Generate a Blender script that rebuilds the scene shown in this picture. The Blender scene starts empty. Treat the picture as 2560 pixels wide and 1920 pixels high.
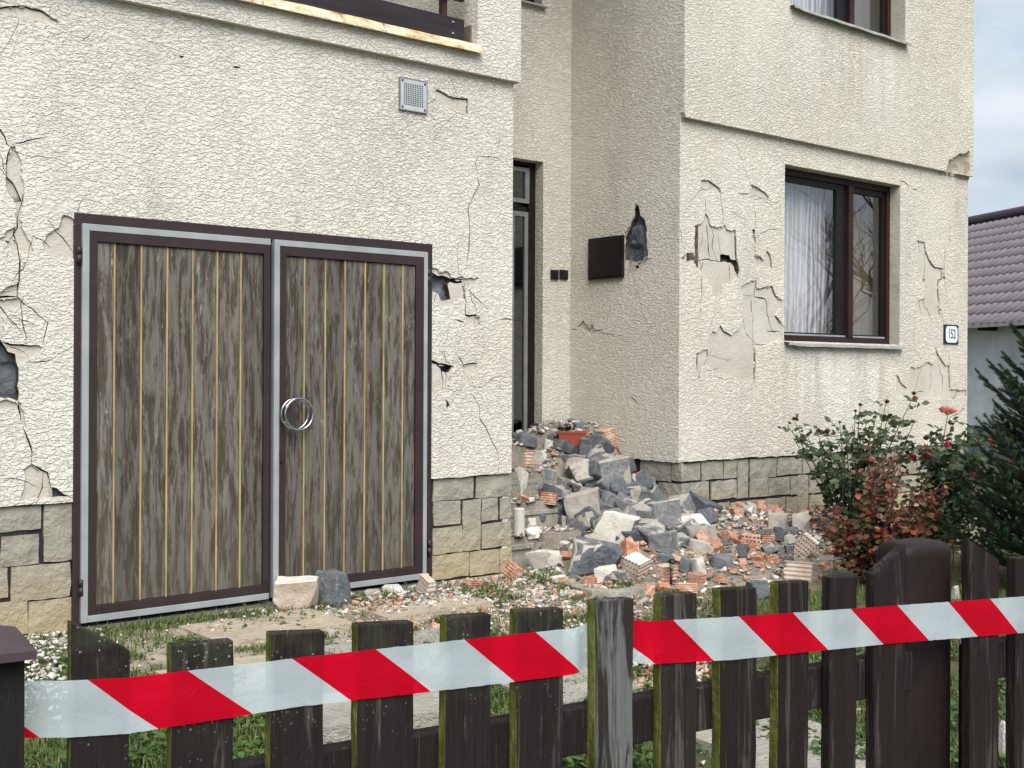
import bpy, bmesh, math, random
import numpy as np
from mathutils import Vector, Matrix, noise, geometry
random.seed(7); rng = np.random.default_rng(7)
sc = bpy.context.scene
C = sc.collection

# ------------------------------------------------------------------ camera
F, CX, HY, ROLL, CZ = 3000.0, 1280.0, 932.0, 0.00468, 1.45   # focal length in photo pixels, horizon row, eye height
cam = bpy.data.cameras.new('camera')
cam.sensor_width = 36; cam.lens = F / 2560 * 36
cam.shift_y = -(960 - HY) / 2560
cam.clip_start = 0.05; cam.clip_end = 2000
co = bpy.data.objects.new('camera', cam); C.objects.link(co)
co.matrix_world = Matrix.Translation((0, 0, CZ)) @ Matrix.Rotation(math.radians(90), 4, 'X') @ Matrix.Rotation(ROLL, 4, 'Z')
sc.camera = co

# ------------------------------------------------------------------ sky, sun, exposure
SUN_EL, SUN_AZ = math.radians(50), math.radians(165)          # azimuth clockwise from +Y (sun behind the viewer, to the right)
world = bpy.data.worlds.new('World'); sc.world = world; world.use_nodes = True
wn = world.node_tree; wn.nodes.clear()
def wnode(t, **k):
    n = wn.nodes.new(t)
    for a, b in k.items(): setattr(n, a, b)
    return n
sky = wnode('ShaderNodeTexSky', sky_type='NISHITA', sun_disc=False, sun_elevation=SUN_EL, sun_rotation=SUN_AZ, dust_density=2.0)
tc = wnode('ShaderNodeTexCoord'); mp = wnode('ShaderNodeMapping')
mp.inputs['Scale'].default_value = (1.0, 1.0, 2.6); mp.inputs['Location'].default_value = (1.3, .4, .1)
wn.links.new(tc.outputs['Generated'], mp.inputs['Vector'])
cn = wnode('ShaderNodeTexNoise'); cn.inputs['Scale'].default_value = 2.6; cn.inputs['Detail'].default_value = 6; cn.inputs['Roughness'].default_value = .5
wn.links.new(mp.outputs['Vector'], cn.inputs['Vector'])
cr = wnode('ShaderNodeValToRGB'); cr.color_ramp.elements[0].position = .34; cr.color_ramp.elements[1].position = .56
cr.color_ramp.elements[0].color = (.35, .35, .35, 1); cr.color_ramp.elements[1].color = (.97, .97, .97, 1)
wn.links.new(cn.outputs['Fac'], cr.inputs['Fac'])
cn2 = wnode('ShaderNodeTexNoise'); cn2.inputs['Scale'].default_value = 4.5; cn2.inputs['Detail'].default_value = 5
wn.links.new(mp.outputs['Vector'], cn2.inputs['Vector'])
cr2 = wnode('ShaderNodeValToRGB')
cr2.color_ramp.elements[0].position = .35; cr2.color_ramp.elements[1].position = .65
cr2.color_ramp.elements[0].color = (2.5, 3.1, 3.75, 1); cr2.color_ramp.elements[1].color = (4.7, 5.05, 5.4, 1)
wn.links.new(cn2.outputs['Fac'], cr2.inputs['Fac'])
mx = wnode('ShaderNodeMix', data_type='RGBA')
wn.links.new(cr.outputs['Color'], mx.inputs[0]); wn.links.new(sky.outputs['Color'], mx.inputs[6]); wn.links.new(cr2.outputs['Color'], mx.inputs[7])
bg = wnode('ShaderNodeBackground'); bg.inputs['Strength'].default_value = .055
wn.links.new(mx.outputs[2], bg.inputs['Color'])
wo = wnode('ShaderNodeOutputWorld'); wn.links.new(bg.outputs[0], wo.inputs['Surface'])
sl = bpy.data.lights.new('sun', 'SUN'); sl.energy = 1.5; sl.angle = math.radians(50); sl.color = (1, .96, .9)
so = bpy.data.objects.new('sun', sl); C.objects.link(so)
so.rotation_euler = Vector((-math.sin(SUN_AZ) * math.cos(SUN_EL), -math.cos(SUN_AZ) * math.cos(SUN_EL), -math.sin(SUN_EL))).to_track_quat('-Z', 'Y').to_euler()
vs = sc.view_settings; vs.view_transform = 'Standard'; vs.look = 'None'; vs.gamma = 1; vs.use_curve_mapping = False
vs.exposure = 1.68
sc.render.engine = 'CYCLES'
cy = sc.cycles; cy.use_denoising = True; cy.max_bounces = 7; cy.diffuse_bounces = 4; cy.glossy_bounces = 4; cy.transparent_max_bounces = 16; cy.caustics_reflective = False; cy.caustics_refractive = False

# ------------------------------------------------------------------ where photo pixels meet the place
def ray(x, y):
    dx, dy = x - CX, y - HY
    return (dx + ROLL * dy) / F, -(dy - ROLL * dx) / F          # X and Z gained per metre of depth
TH = math.radians(50.07); OX, OY = 0.0, 8.33                    # house: corner of the garage wing, wall direction
UX, UY = math.sin(TH), math.cos(TH)
HROT = math.atan2(UY, UX)
def to_local(X, Y): return UX * (X - OX) + UY * (Y - OY), -UY * (X - OX) + UX * (Y - OY)
def to_world(t, y): return OX + UX * t - UY * y, OY + UY * t + UX * y
def hw(px, py, y=0.0):
    """photo pixel -> (t, z) on the plane parallel to the facade, y metres behind it"""
    a, b = ray(px, py)
    Y = (y + UX * OY - UY * OX) / (UX - UY * a)
    return to_local(a * Y, Y)[0], CZ + b * Y
def hs(px, py, t=1.71):
    """photo pixel -> (y, z) on the side wall of the entrance recess"""
    a, b = ray(px, py)
    Y = (t + UX * OX + UY * OY) / (UX * a + UY)
    return to_local(a * Y, Y)[1], CZ + b * Y
def gp(px, py, z=0.0):
    a, b = ray(px, py); Y = (z - CZ) / b
    return a * Y, Y
ZO = {'A': (0, 320, 400 / 1106), 'B': (0, 900, 400 / 1106), 'C': (1050, 350, 400 / 1106), 'D': (1050, 850, 400 / 1106), 'E': (1400, 380, 320 / 1106),
      'F': (1660, 420, 340 / 1045), 'G': (1920, 380, 520 / 1659), 'H': (2200, 380, 360 / 963),
      'Q1': (0, 0, 1280 / 2212), 'Q2': (1280, 0, 1280 / 2212), 'Q3': (0, 960, 1280 / 2212), 'Q4': (1280, 960, 1280 / 2212),
      'R1': (1240, 1020, 400 / 2212), 'R2': (1240, 1280, 460 / 2212), 'R3': (1560, 1100, 520 / 2157), 'R4': (1920, 950, 640 / 2124), 'R5': (640, 1380, 660 / 2212),
      'R6': (0, 1480, 660 / 2212), 'R7': (1900, 1300, 660 / 1766), 'R8': (400, 0, 920 / 2212), 'S': (0, 0, 1)}
def zz(k, x, y): o = ZO[k]; return o[0] + x * o[2], o[1] + y * o[2]

# ------------------------------------------------------------------ mesh helpers
class MB:
    def __init__(s): s.v = []; s.f = []; s.m = []
    def add(s, v, f, m=0):
        o = len(s.v); s.v += [tuple(p) for p in v]
        for q in f: s.f.append(tuple(i + o for i in q)); s.m.append(m)
        return s
    def box(s, x0, x1, y0, y1, z0, z1, m=0):
        v = [(x, y, z) for z in (z0, z1) for y in (y0, y1) for x in (x0, x1)]
        return s.add(v, [(0, 2, 3, 1), (4, 5, 7, 6), (0, 1, 5, 4), (2, 6, 7, 3), (0, 4, 6, 2), (1, 3, 7, 5)], m)
    def tube(s, pts, rad, n=6, m=0, cap=True):
        pts = [Vector(p) for p in pts]
        if not hasattr(rad, '__len__'): rad = [rad] * len(pts)
        o = len(s.v); ref = Vector((.13, .31, .94))
        for i, p in enumerate(pts):
            d = (pts[min(i + 1, len(pts) - 1)] - pts[max(i - 1, 0)]).normalized()
            if abs(d.dot(ref)) > .95: ref = Vector((.9, .3, .1))
            a = d.cross(ref).normalized(); b = d.cross(a)
            for k in range(n):
                w = 2 * math.pi * k / n
                s.v.append(tuple(p + (a * math.cos(w) + b * math.sin(w)) * rad[i]))
        for i in range(len(pts) - 1):
            for k in range(n):
                k2 = (k + 1) % n
                s.f.append((o + i * n + k, o + i * n + k2, o + (i + 1) * n + k2, o + (i + 1) * n + k)); s.m.append(m)
        if cap:
            s.f.append(tuple(o + k for k in range(n))[::-1]); s.m.append(m)
            e = o + (len(pts) - 1) * n; s.f.append(tuple(e + k for k in range(n))); s.m.append(m)
        return s
    def mesh(s, name, mats, smooth=False):
        me = bpy.data.meshes.new(name); me.from_pydata(s.v, [], s.f)
        for m in (mats if isinstance(mats, (list, tuple)) else [mats]): me.materials.append(m)
        me.polygons.foreach_set('material_index', s.m)
        if smooth: me.polygons.foreach_set('use_smooth', [True] * len(s.f))
        bm = bmesh.new(); bm.from_mesh(me); bmesh.ops.recalc_face_normals(bm, faces=bm.faces); bm.to_mesh(me); bm.free()
        me.update(); return me
    def build(s, name, mats, parent=None, smooth=False, bevel=0, loc=None):
        return link(name, s.mesh(name, mats, smooth), parent, bevel, loc)
def link(name, me, parent=None, bevel=0, loc=None):
    o = bpy.data.objects.new(name, me); C.objects.link(o); o.parent = parent
    if loc: o.location = loc
    if bevel:
        b = o.modifiers.new('bevel', 'BEVEL'); b.width = bevel; b.segments = 2; b.limit_method = 'ANGLE'
    return o
def np_mesh(name, v, tris, mats, mi=None, smooth=False):
    me = bpy.data.meshes.new(name); n = len(tris); v = np.asarray(v, np.float32); tris = np.asarray(tris, np.int32)
    me.vertices.add(len(v)); me.vertices.foreach_set('co', v.ravel())
    me.loops.add(n * 3); me.loops.foreach_set('vertex_index', tris.ravel())
    me.polygons.add(n); me.polygons.foreach_set('loop_start', np.arange(0, n * 3, 3, dtype=np.int32))
    me.polygons.foreach_set('loop_total', np.full(n, 3, np.int32))
    for m in (mats if isinstance(mats, (list, tuple)) else [mats]): me.materials.append(m)
    if mi is not None: me.polygons.foreach_set('material_index', np.asarray(mi, np.int32))
    if smooth: me.polygons.foreach_set('use_smooth', np.ones(n, bool))
    me.update(calc_edges=True); return me
def empty(name, label=None, cat=None, loc=(0, 0, 0), rz=0.0, group=None):
    o = bpy.data.objects.new(name, None); C.objects.link(o); o.location = loc; o.rotation_euler = (0, 0, rz); o.empty_display_size = .2
    if label: tag(o, label, cat, group)
    return o
def tag(o, label=None, cat=None, group=None, kind=None):
    if label: o['label'] = label
    if cat: o['category'] = cat
    if group: o['group'] = group
    if kind: o['kind'] = kind
    return o
def fbm(x, y, z=0.0, o=4): return noise.fractal(Vector((x, y, z)), 1.0, 2.0, o, noise_basis='PERLIN_ORIGINAL')

# ------------------------------------------------------------------ material helpers
def lin(r, g, b): return tuple(((c / 255) / 12.92 if c <= 10 else ((c / 255 + .055) / 1.055) ** 2.4) for c in (r, g, b)) + (1,)
class Mat:
    def __init__(s, name, rough=.8, spec=.3):
        s.m = bpy.data.materials.new(name); s.m.use_nodes = True; s.t = s.m.node_tree; s.t.nodes.clear()
        s.out = s.t.nodes.new('ShaderNodeOutputMaterial'); s.b = s.t.nodes.new('ShaderNodeBsdfPrincipled')
        s.t.links.new(s.b.outputs[0], s.out.inputs[0]); s.set(Roughness=rough); s.b.inputs['Specular IOR Level'].default_value = spec
        s._co = None
    def put(s, sock, v):
        if isinstance(v, bpy.types.NodeSocket): s.t.links.new(v, sock)
        else:
            if sock.type == 'RGBA' and len(v) == 3: v = tuple(v) + (1,)
            sock.default_value = v
    def set(s, **k):
        for a, v in k.items(): s.put(s.b.inputs[a.replace('_', ' ')], v)
        return s
    def n(s, t, ins=None, out=0, **at):
        nd = s.t.nodes.new('ShaderNode' + t)
        for a, b in at.items(): setattr(nd, a, b)
        for k, v in (ins or {}).items(): s.put(nd.inputs[k], v)
        return nd.outputs[out]
    def co(s, rand=False):
        v = s.n('TexCoord', out='Object')
        if rand:
            r = s.n('ObjectInfo', out='Random')
            v = s.n('VectorMath', {0: v, 1: s.n('CombineXYZ', {0: s.math('MULTIPLY', r, 37.0), 1: s.math('MULTIPLY', r, 71.0), 2: r})}, operation='ADD')
        return v
    def map(s, v, scale=(1, 1, 1), loc=(0, 0, 0), rot=(0, 0, 0)): return s.n('Mapping', {'Vector': v, 'Scale': scale, 'Location': loc, 'Rotation': rot})
    def noise(s, v, scale, detail=3, rough=.55, dist=0.0, out='Fac'): return s.n('TexNoise', {'Vector': v, 'Scale': scale, 'Detail': detail, 'Roughness': rough, 'Distortion': dist}, out=out)
    def vor(s, v, scale, feature='F1', out='Distance', **k): return s.n('TexVoronoi', {'Vector': v, 'Scale': scale}, out=out, feature=feature, **k)
    def ramp(s, f, st, interp='LINEAR'):
        nd = s.t.nodes.new('ShaderNodeValToRGB'); s.put(nd.inputs[0], f); e = nd.color_ramp.elements; nd.color_ramp.interpolation = interp
        while len(e) < len(st): e.new(.5)
        for i, (p, c) in enumerate(st):
            e[i].position = p; e[i].color = (c, c, c, 1) if not hasattr(c, '__len__') else (tuple(c) + (1,))[:4]
        return nd.outputs[0]
    def math(s, op, a, b=0.0, clamp=False):
        return s.n('Math', {0: a, 1: b}, operation=op, use_clamp=clamp)
    def mix(s, f, a, b, blend='MIX'):
        nd = s.t.nodes.new('ShaderNodeMix'); nd.data_type = 'RGBA'; nd.blend_type = blend
        s.put(nd.inputs[0], f); s.put(nd.inputs[6], a); s.put(nd.inputs[7], b); return nd.outputs[2]
    def bump(s, h, dist=.01, strength=1.0, normal=None):
        i = {'Height': h, 'Distance': dist, 'Strength': strength}
        if normal is not None: i['Normal'] = normal
        o = s.n('Bump', i); s.set(Normal=o); return o
    def sep(s, v): nd = s.t.nodes.new('ShaderNodeSeparateXYZ'); s.put(nd.inputs[0], v); return nd.outputs
    def band(s, v, a, b, soft=.1):
        """1 inside [a,b], fading over soft"""
        up = s.n('MapRange', {'Value': v, 'From Min': a - soft, 'From Max': a + soft}); dn = s.n('MapRange', {'Value': v, 'From Min': b - soft, 'From Max': b + soft})
        return s.math('SUBTRACT', up, dn, True)

# ------------------------------------------------------------------ materials
def m_render():
    m = Mat('rough_render', .92, .15); v = m.co()
    w = m.n('VectorMath', {0: v, 1: m.n('VectorMath', {0: m.noise(v, 9, 2, out='Color'), 'Scale': .035}, operation='SCALE')}, operation='ADD')
    w = m.map(w, (.62, .62, 1.35), rot=(0, .5, 0))
    a = m.noise(w, 54, 2.5, .6, .7); a = m.ramp(a, [(.36, 0), (.47, .35), (.55, .85), (.66, 1)])
    c = m.noise(w, 110, 2, .6, .4)
    h = m.math('ADD', m.math('MULTIPLY', a, .8), m.math('MULTIPLY', c, .42))
    x, y, z = m.sep(v)
    big = m.noise(v, .9, 4, .6)
    col = m.mix(m.ramp(big, [(.35, 0), (.65, 1)]), (.685, .658, .585), (.76, .742, .685))
    # warm tint growing along the facade (the garage wing has been washed whiter)
    col = m.mix(m.n('MapRange', {'Value': x, 'From Min': -3.0, 'From Max': 3.5}), col, m.mix(.5, col, (.68, .635, .53)))
    st = m.noise(m.map(v, (9, 9, .55)), 1.0, 4, .6)
    # lime runs under the two window sills
    lo = m.math('MULTIPLY', m.band(x, 3.05, 4.75, .12), m.band(z, 1.0, 1.70, .22)); hi = m.math('MULTIPLY', m.band(x, 3.05, 4.75, .12), m.band(z, 3.9, 4.58, .3))
    wm = m.math('MAXIMUM', lo, m.math('MULTIPLY', hi, .6))
    col = m.mix(m.math('MULTIPLY', wm, m.ramp(st, [(.45, 0), (.58, .8)])), col, (.80, .79, .745))
    col = m.mix(m.math('MULTIPLY', wm, m.ramp(st, [(.36, .28), (.45, 0)])), col, (.36, .27, .16))
    # faint grey weathering
    dirt = m.ramp(m.noise(m.map(v, (2.2, 2.2, .5)), 1.5, 5, .65), [(.52, 0), (.75, .32)])
    col = m.mix(dirt, col, (.36, .345, .31))
    # browner and darker in the valleys of the coarse render
    col = m.mix(m.ramp(a, [(0, .16), (.45, 0)]), col, (.45, .40, .32))
    m.set(Base_Color=col); m.bump(m.math('MULTIPLY', h, m.n('MapRange', {'Value': m.noise(v, .7, 3, .6), 'From Min': .3, 'From Max': .7, 'To Min': .6, 'To Max': 1.25})), .0105, 1.0); return m.m
def m_base():
    m = Mat('base_coat', .93, .1); v = m.co(); b = m.noise(v, 3, 5, .6)
    col = m.ramp(b, [(.3, (.47, .445, .385)), (.7, (.58, .555, .495))])
    col = m.mix(m.ramp(m.noise(m.map(v, (1, 1, 2)), 14, 4, .7), [(.55, 0), (.75, .5)]), col, (.40, .36, .29))
    m.set(Base_Color=col); m.bump(m.math('ADD', m.noise(v, 60, 4), m.math('MULTIPLY', m.noise(v, 6, 3), 2.0)), .006, .8); return m.m
def m_masonry():
    m = Mat('darkened_masonry', .95, .1); v = m.co()
    col = m.ramp(m.noise(v, 9, 4, .6, .5), [(.3, (.035, .03, .025)), (.5, (.09, .075, .06)), (.7, (.2, .17, .14))])  # kept dark to paint shade into the cracks and holes
    m.set(Base_Color=col); m.bump(m.noise(v, 35, 4), .02, 1); return m.m
def m_stone(name='basalt', a=(.062, .070, .082), b=(.135, .148, .165), dust=.16):
    m = Mat(name, .82, .25); v = m.co(True); n1 = m.noise(v, 6, 5, .65, .3); n2 = m.noise(v, 28, 4, .7)
    col = m.ramp(n1, [(.3, a), (.7, b)])
    col = m.mix(m.ramp(n2, [(.52, 0), (.68, .5)]), col, tuple(min(1, c * 1.8) for c in b))
    nz = m.sep(m.n('NewGeometry', out='Normal'))[2]
    d = m.math('MULTIPLY', m.ramp(m.noise(v, 9, 5, .7), [(.45, 0), (.62, dust)]), m.n('MapRange', {'Value': nz, 'From Min': -.3, 'From Max': .7}))
    col = m.mix(d, col, (.5, .47, .42))
    m.set(Base_Color=col); m.bump(m.math('ADD', m.noise(v, 14, 4, .6), m.math('MULTIPLY', n2, .5)), .016, .9); return m.m
def m_mortar(name='lime_mortar', a=(.30, .275, .235), b=(.47, .445, .395)):
    m = Mat(name, .95, .1); v = m.co(True); n1 = m.noise(v, 7, 5, .65)
    col = m.ramp(n1, [(.3, a), (.65, b)])
    col = m.mix(m.ramp(m.noise(v, 40, 4, .7), [(.55, 0), (.72, .45)]), col, tuple(c * .55 for c in a))
    m.set(Base_Color=col); m.bump(m.math('ADD', m.noise(v, 16, 4, .6), m.math('MULTIPLY', m.noise(v, 80, 3), .5)), .010, .8); return m.m
def m_clay(name='fired_clay', a=(.34, .13, .07), b=(.50, .24, .15), dust=.6):
    m = Mat(name, .9, .15); v = m.co(True); n1 = m.noise(v, 8, 4, .6)
    col = m.ramp(n1, [(.3, a), (.7, b)])
    col = m.mix(m.ramp(m.noise(v, 11, 5, .75, .4), [(.48, 0), (.6, dust)]), col, (.60, .53, .45))
    m.set(Base_Color=col); m.bump(m.noise(v, 50, 4), .006, .8); return m.m
def m_plinth(name, a, b):
    m = Mat(name, .93, .12); v = m.co(); r = m.n('ObjectInfo', out='Random')
    col = m.ramp(m.noise(v, 7, 4, .6), [(.3, a), (.7, b)])
    z = m.sep(v)[2]
    col = m.mix(m.n('MapRange', {'Value': z, 'From Min': .52, 'From Max': .12}), col, (.40, .335, .215))
    col = m.mix(m.math('MULTIPLY', r, .2), col, (.27, .25, .20))
    g = m.math('MULTIPLY', m.ramp(m.noise(v, 5, 4, .7), [(.5, 0), (.7, .5)]), m.n('MapRange', {'Value': z, 'From Min': .3, 'From Max': .0}))
    col = m.mix(g, col, (.22, .20, .10))
    h = m.math('ADD', m.noise(v, 30, 4, .6, .5), m.math('MULTIPLY', m.noise(v, 11, 2), 1.2))
    m.set(Base_Color=col); m.bump(h, .013, 1); return m.m
def m_plain(name, col, rough=.7, spec=.3, metal=0.0, var=.15, scale=12, bump=0.0, stretch=(1, 1, 1), rand=False):
    m = Mat(name, rough, spec); v = m.map(m.co(rand), stretch); f = m.noise(v, scale, 4, .6)
    m.set(Base_Color=m.ramp(f, [(.3, tuple(c * (1 - var) for c in col)), (.7, tuple(min(1, c * (1 + var)) for c in col))]), Metallic=metal)
    if bump: m.bump(m.noise(v, scale * 5, 4), bump, .8)
    return m.m
def m_oldwood():
    m = Mat('weathered_planks', .78, .2); v = m.co(True); g = m.map(v, (30, 30, 1.6))
    n1 = m.noise(g, 1.6, 5, .68, .6); n2 = m.noise(m.map(v, (26, 26, 2.8)), 1.2, 7, .74, .35)
    col = m.ramp(n1, [(.25, (.034, .029, .023)), (.5, (.070, .059, .046)), (.75, (.115, .101, .082))])
    z = m.sep(m.n('TexCoord', out='Object'))[2]
    pl = m.ramp(n2, [(.45, 0), (.53, .8), (.7, 1)])
    col = m.mix(m.math('MULTIPLY', pl, .72), col, (.225, .217, .198))
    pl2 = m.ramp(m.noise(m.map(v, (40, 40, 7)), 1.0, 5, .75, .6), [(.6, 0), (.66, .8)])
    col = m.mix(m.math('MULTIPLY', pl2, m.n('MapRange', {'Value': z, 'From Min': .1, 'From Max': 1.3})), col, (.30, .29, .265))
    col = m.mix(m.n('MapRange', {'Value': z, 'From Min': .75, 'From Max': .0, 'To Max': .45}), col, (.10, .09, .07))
    rb = m.n('MapRange', {'Value': m.n('ObjectInfo', out='Random'), 'To Min': .72, 'To Max': 1.22}); col = m.mix(1.0, col, m.n('CombineXYZ', {0: rb, 1: m.math('MULTIPLY', rb, .995), 2: m.math('MULTIPLY', rb, .97)}), 'MULTIPLY')
    m.set(Base_Color=col); m.bump(m.math('ADD', n1, m.math('MULTIPLY', n2, .8)), .006, .8); return m.m
def m_picket(name, paint, bare, wear, lichen):
    m = Mat(name, .75, .25); v = m.co(True); g = m.map(v, (26, 26, 1.3)); n1 = m.noise(g, 2.0, 5, .65, .5)
    col = m.ramp(n1, [(.3, tuple(c * .7 for c in paint)), (.7, tuple(c * 1.3 for c in paint))])
    n2 = m.noise(m.map(v, (30, 30, 2.2)), 1.3, 6, .7, .7)
    col = m.mix(m.ramp(n2, [(wear, 0), (wear + .09, .85)]), col, bare)
    z = m.sep(m.n('TexCoord', out='Object'))[2]
    top = m.n('MapRange', {'Value': z, 'From Min': .86, 'From Max': 1.05})
    li = m.ramp(m.math('ADD', m.vor(v, 120, out='Distance'), m.math('MULTIPLY', m.noise(v, 200, 2), .35)), [(.30, 1), (.38, 0)])
    li = m.math('MULTIPLY', li, m.ramp(m.noise(v, 22, 2), [(.60 - lichen * .16, 0), (.68 - lichen * .16, 1)]))
    li = m.math('MULTIPLY', li, m.math('ADD', .03, m.math('MULTIPLY', top, .9)))
    col = m.mix(m.math('MULTIPLY', li, lichen), col, (.36, .39, .34))
    mo = m.math('MULTIPLY', m.ramp(m.noise(v, 16, 4, .7), [(.45, 0), (.62, .7)]), m.math('MULTIPLY', m.n('MapRange', {'Value': z, 'From Min': .9, 'From Max': 1.06}), lichen))
    col = m.mix(m.math('MULTIPLY', mo, .55), col, (.07, .08, .04))
    kn = m.noise(m.map(v, (60, 60, 1.0)), 1.6, 4, .7, .6); m.set(Base_Color=m.mix(m.ramp(kn, [(.36, .55), (.46, 0)]), col, tuple(c * .45 for c in paint))); m.bump(m.math('ADD', n1, kn), .006, 1.0); return m.m
def m_algae():
    m = Mat('green_algae', .9, .1); v = m.co(True)
    col = m.ramp(m.noise(m.map(v, (10, 10, 3)), 3, 5, .7), [(.3, (.035, .033, .015)), (.5, (.10, .11, .024)), (.72, (.25, .26, .07))])
    m.set(Base_Color=col); m.bump(m.noise(v, 70, 3), .004, .8); return m.m
def m_glass(name, tint=(1, 1, 1)):
    m = Mat(name); g = m.t.nodes.new('ShaderNodeNewGeometry'); dt = m.math('ABSOLUTE', m.n('VectorMath', {0: g.outputs['Normal'], 1: g.outputs['Incoming']}, out='Value', operation='DOT_PRODUCT')); fr = m.math('ADD', .15, m.math('MULTIPLY', m.math('POWER', m.math('SUBTRACT', 1.0, dt, True), 4.0), .9), True)
    tr = m.n('BsdfTransparent', {'Color': tint}); gl = m.n('BsdfGlossy', {'Color': (1, 1, 1), 'Roughness': .005})
    sh = m.n('MixShader', {0: fr, 1: tr, 2: gl}); m.t.links.new(sh, m.out.inputs[0]); return m.m
def m_curtain(name, col, lace):
    m = Mat(name, .9, .05); v = m.co()
    d = m.n('BsdfDiffuse', {'Color': col}); tl = m.n('BsdfTranslucent', {'Color': col}); a = m.n('MixShader', {0: .35, 1: d, 2: tl})
    if lace:
        wv = m.n('TexWave', {'Vector': m.map(v, (1, 1, .16)), 'Scale': 9.0, 'Distortion': 5.0, 'Detail': 1.0, 'Detail Scale': 1.2}, wave_type='BANDS', bands_direction='X')
        f = m.ramp(wv, [(.0, .42), (.6, .5), (.85, .95)])
        a = m.n('MixShader', {0: f, 1: m.n('BsdfTransparent'), 2: a})
    m.t.links.new(a, m.out.inputs[0]); return m.m
def m_leaf(name, cols, rough=.5):
    m = Mat(name, rough, .35); g = m.n('NewGeometry', out='Random Per Island')
    st = [(i / max(1, len(cols) - 1), c) for i, c in enumerate(cols)]
    col = m.ramp(g, st); m.set(Base_Color=col)
    tl = m.n('BsdfTranslucent', {'Color': col}); sh = m.n('MixShader', {0: .22, 1: m.b.outputs[0], 2: tl}); m.t.links.new(sh, m.out.inputs[0]); return m.m
def m_ground():
    m = Mat('garden_soil', .97, .08); v = m.co(); n1 = m.noise(v, 1.3, 5, .6); n2 = m.noise(v, 9, 5, .7); n3 = m.noise(v, 60, 4, .7)
    col = m.ramp(n2, [(.3, (.085, .066, .043)), (.7, (.17, .14, .10))])
    col = m.mix(m.ramp(n1, [(.4, 0), (.56, .75)]), col, (.055, .085, .022))
    col = m.mix(m.ramp(n3, [(.58, 0), (.7, .35)]), col, (.42, .39, .33))
    yl = m.n('VectorMath', {0: v, 1: (-UY, UX, 0)}, out='Value', operation='DOT_PRODUCT'); yl = m.math('SUBTRACT', yl, UX * OY)
    col = m.mix(m.math('MULTIPLY', m.band(yl, -1.25, .6, .35), m.ramp(m.noise(v, 3.2, 4, .6), [(.36, .1), (.52, .85)])), col, m.mix(n3, (.34, .29, .22), (.56, .51, .42)))
    m.set(Base_Color=col); m.bump(m.math('ADD', n2, m.math('MULTIPLY', n3, .5)), .03, 1); return m.m
def m_dust(name, a, b, grit=.5):
    m = Mat(name, .97, .08); v = m.co(); n1 = m.noise(v, 5, 5, .65); n2 = m.noise(v, 45, 4, .7)
    col = m.ramp(n1, [(.3, a), (.7, b)])
    col = m.mix(m.ramp(n2, [(.56, 0), (.68, grit)]), col, (.68, .65, .58)); col = m.mix(m.ramp(m.noise(v, 30, 4, .7, .3), [(.60, 0), (.7, grit)]), col, (.16, .13, .10))
    m.set(Base_Color=col); m.bump(m.math('ADD', m.noise(v, 18, 4), n2), .022, 1); return m.m
def m_tape():
    m = Mat('barrier_tape_film', .26, .5); uv = m.n('UVMap', out=0) if False else m.n('TexCoord', out='UV')
    x, y, _ = m.sep(uv)
    ph = m.math('SUBTRACT', x, m.math('MULTIPLY', m.math('SUBTRACT', 1.0, y), TAPE_SLANT))
    fr = m.math('FRACT', m.math('ADD', m.math('DIVIDE', m.math('SUBTRACT', ph, TAPE_PHASE), TAPE_PERIOD), 50.0))
    red = m.math('LESS_THAN', fr, TAPE_DUTY)
    crease = m.noise(m.map(uv, (22, 2.2, 1)), 1.0, 4, .6, .6)
    col = m.mix(red, (.82, .94, 1.0), (.95, .003, .034))
    m.set(Base_Color=col); m.bump(crease, .003, .5)
    tl = m.n('BsdfTranslucent', {'Color': col}); sh = m.n('MixShader', {0: .47, 1: m.b.outputs[0], 2: tl})
    tp = m.n('MixShader', {0: .22, 1: sh, 2: m.n('BsdfTransparent', {'Color': col})})
    m.t.links.new(tp, m.out.inputs[0]); return m.m
TAPE_SLANT, TAPE_PHASE, TAPE_PERIOD, TAPE_DUTY = .096, .028, .292, .468
RENDER = m_render(); BASE = m_base(); MASON = m_masonry()
BASALT = m_stone(); BASALT2 = m_stone('grey_stone', (.11, .118, .125), (.22, .228, .235), .45); MORTAR = m_mortar(); PLASTER = m_mortar('white_plaster', (.50, .47, .41), (.72, .70, .64))
CLAY = m_clay(); CLAYD = m_clay('dusty_clay', (.42, .20, .12), (.56, .33, .23), .95)
PLINTH_S = m_plinth('plinth_stone', (.25, .24, .20), (.385, .37, .315))
JOINT = m_plain('dark_joint', (.028, .028, .03), .85, .2, var=.3, scale=6, bump=.004)
JOINT2 = m_plain('sandy_joint', (.20, .17, .115), .95, .1, var=.3, scale=9, bump=.004)
STEEL = m_plain('brown_painted_steel', (.034, .021, .022), .5, .35, var=.2, scale=5, bump=.0006)
ALU = m_plain('galvanised_strip', (.34, .37, .385), .5, .5, .2, .14, 5, .0006)
BRASSY = m_plain('yellow_beading', (.37, .285, .125), .6, .3, var=.3, scale=7, stretch=(1, 1, .6))
CHROME = m_plain('chrome', (.5, .52, .55), .2, .5, 1.0, .05)
WOOD = m_oldwood()
FRAME = m_plain('brown_window_frame', (.028, .0125, .0105), .5, .3, var=.25, scale=6)
FRAME_D = m_plain('dark_window_frame', (.008, .006, .006), .5, .3, var=.25, scale=6)
GLASS = m_glass('window_glass'); GLASS_D = m_glass('dark_glass', (.35, .42, .42))
LACE = m_curtain('lace_curtain', (.82, .84, .88), True); SHEER = m_curtain('plain_curtain', (.80, .82, .86), False); DRAPE = m_curtain('ochre_drape', (.23, .19, .13), False)
ROOM = m_plain('dim_room', (.2, .17, .15), .9, .1)
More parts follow.
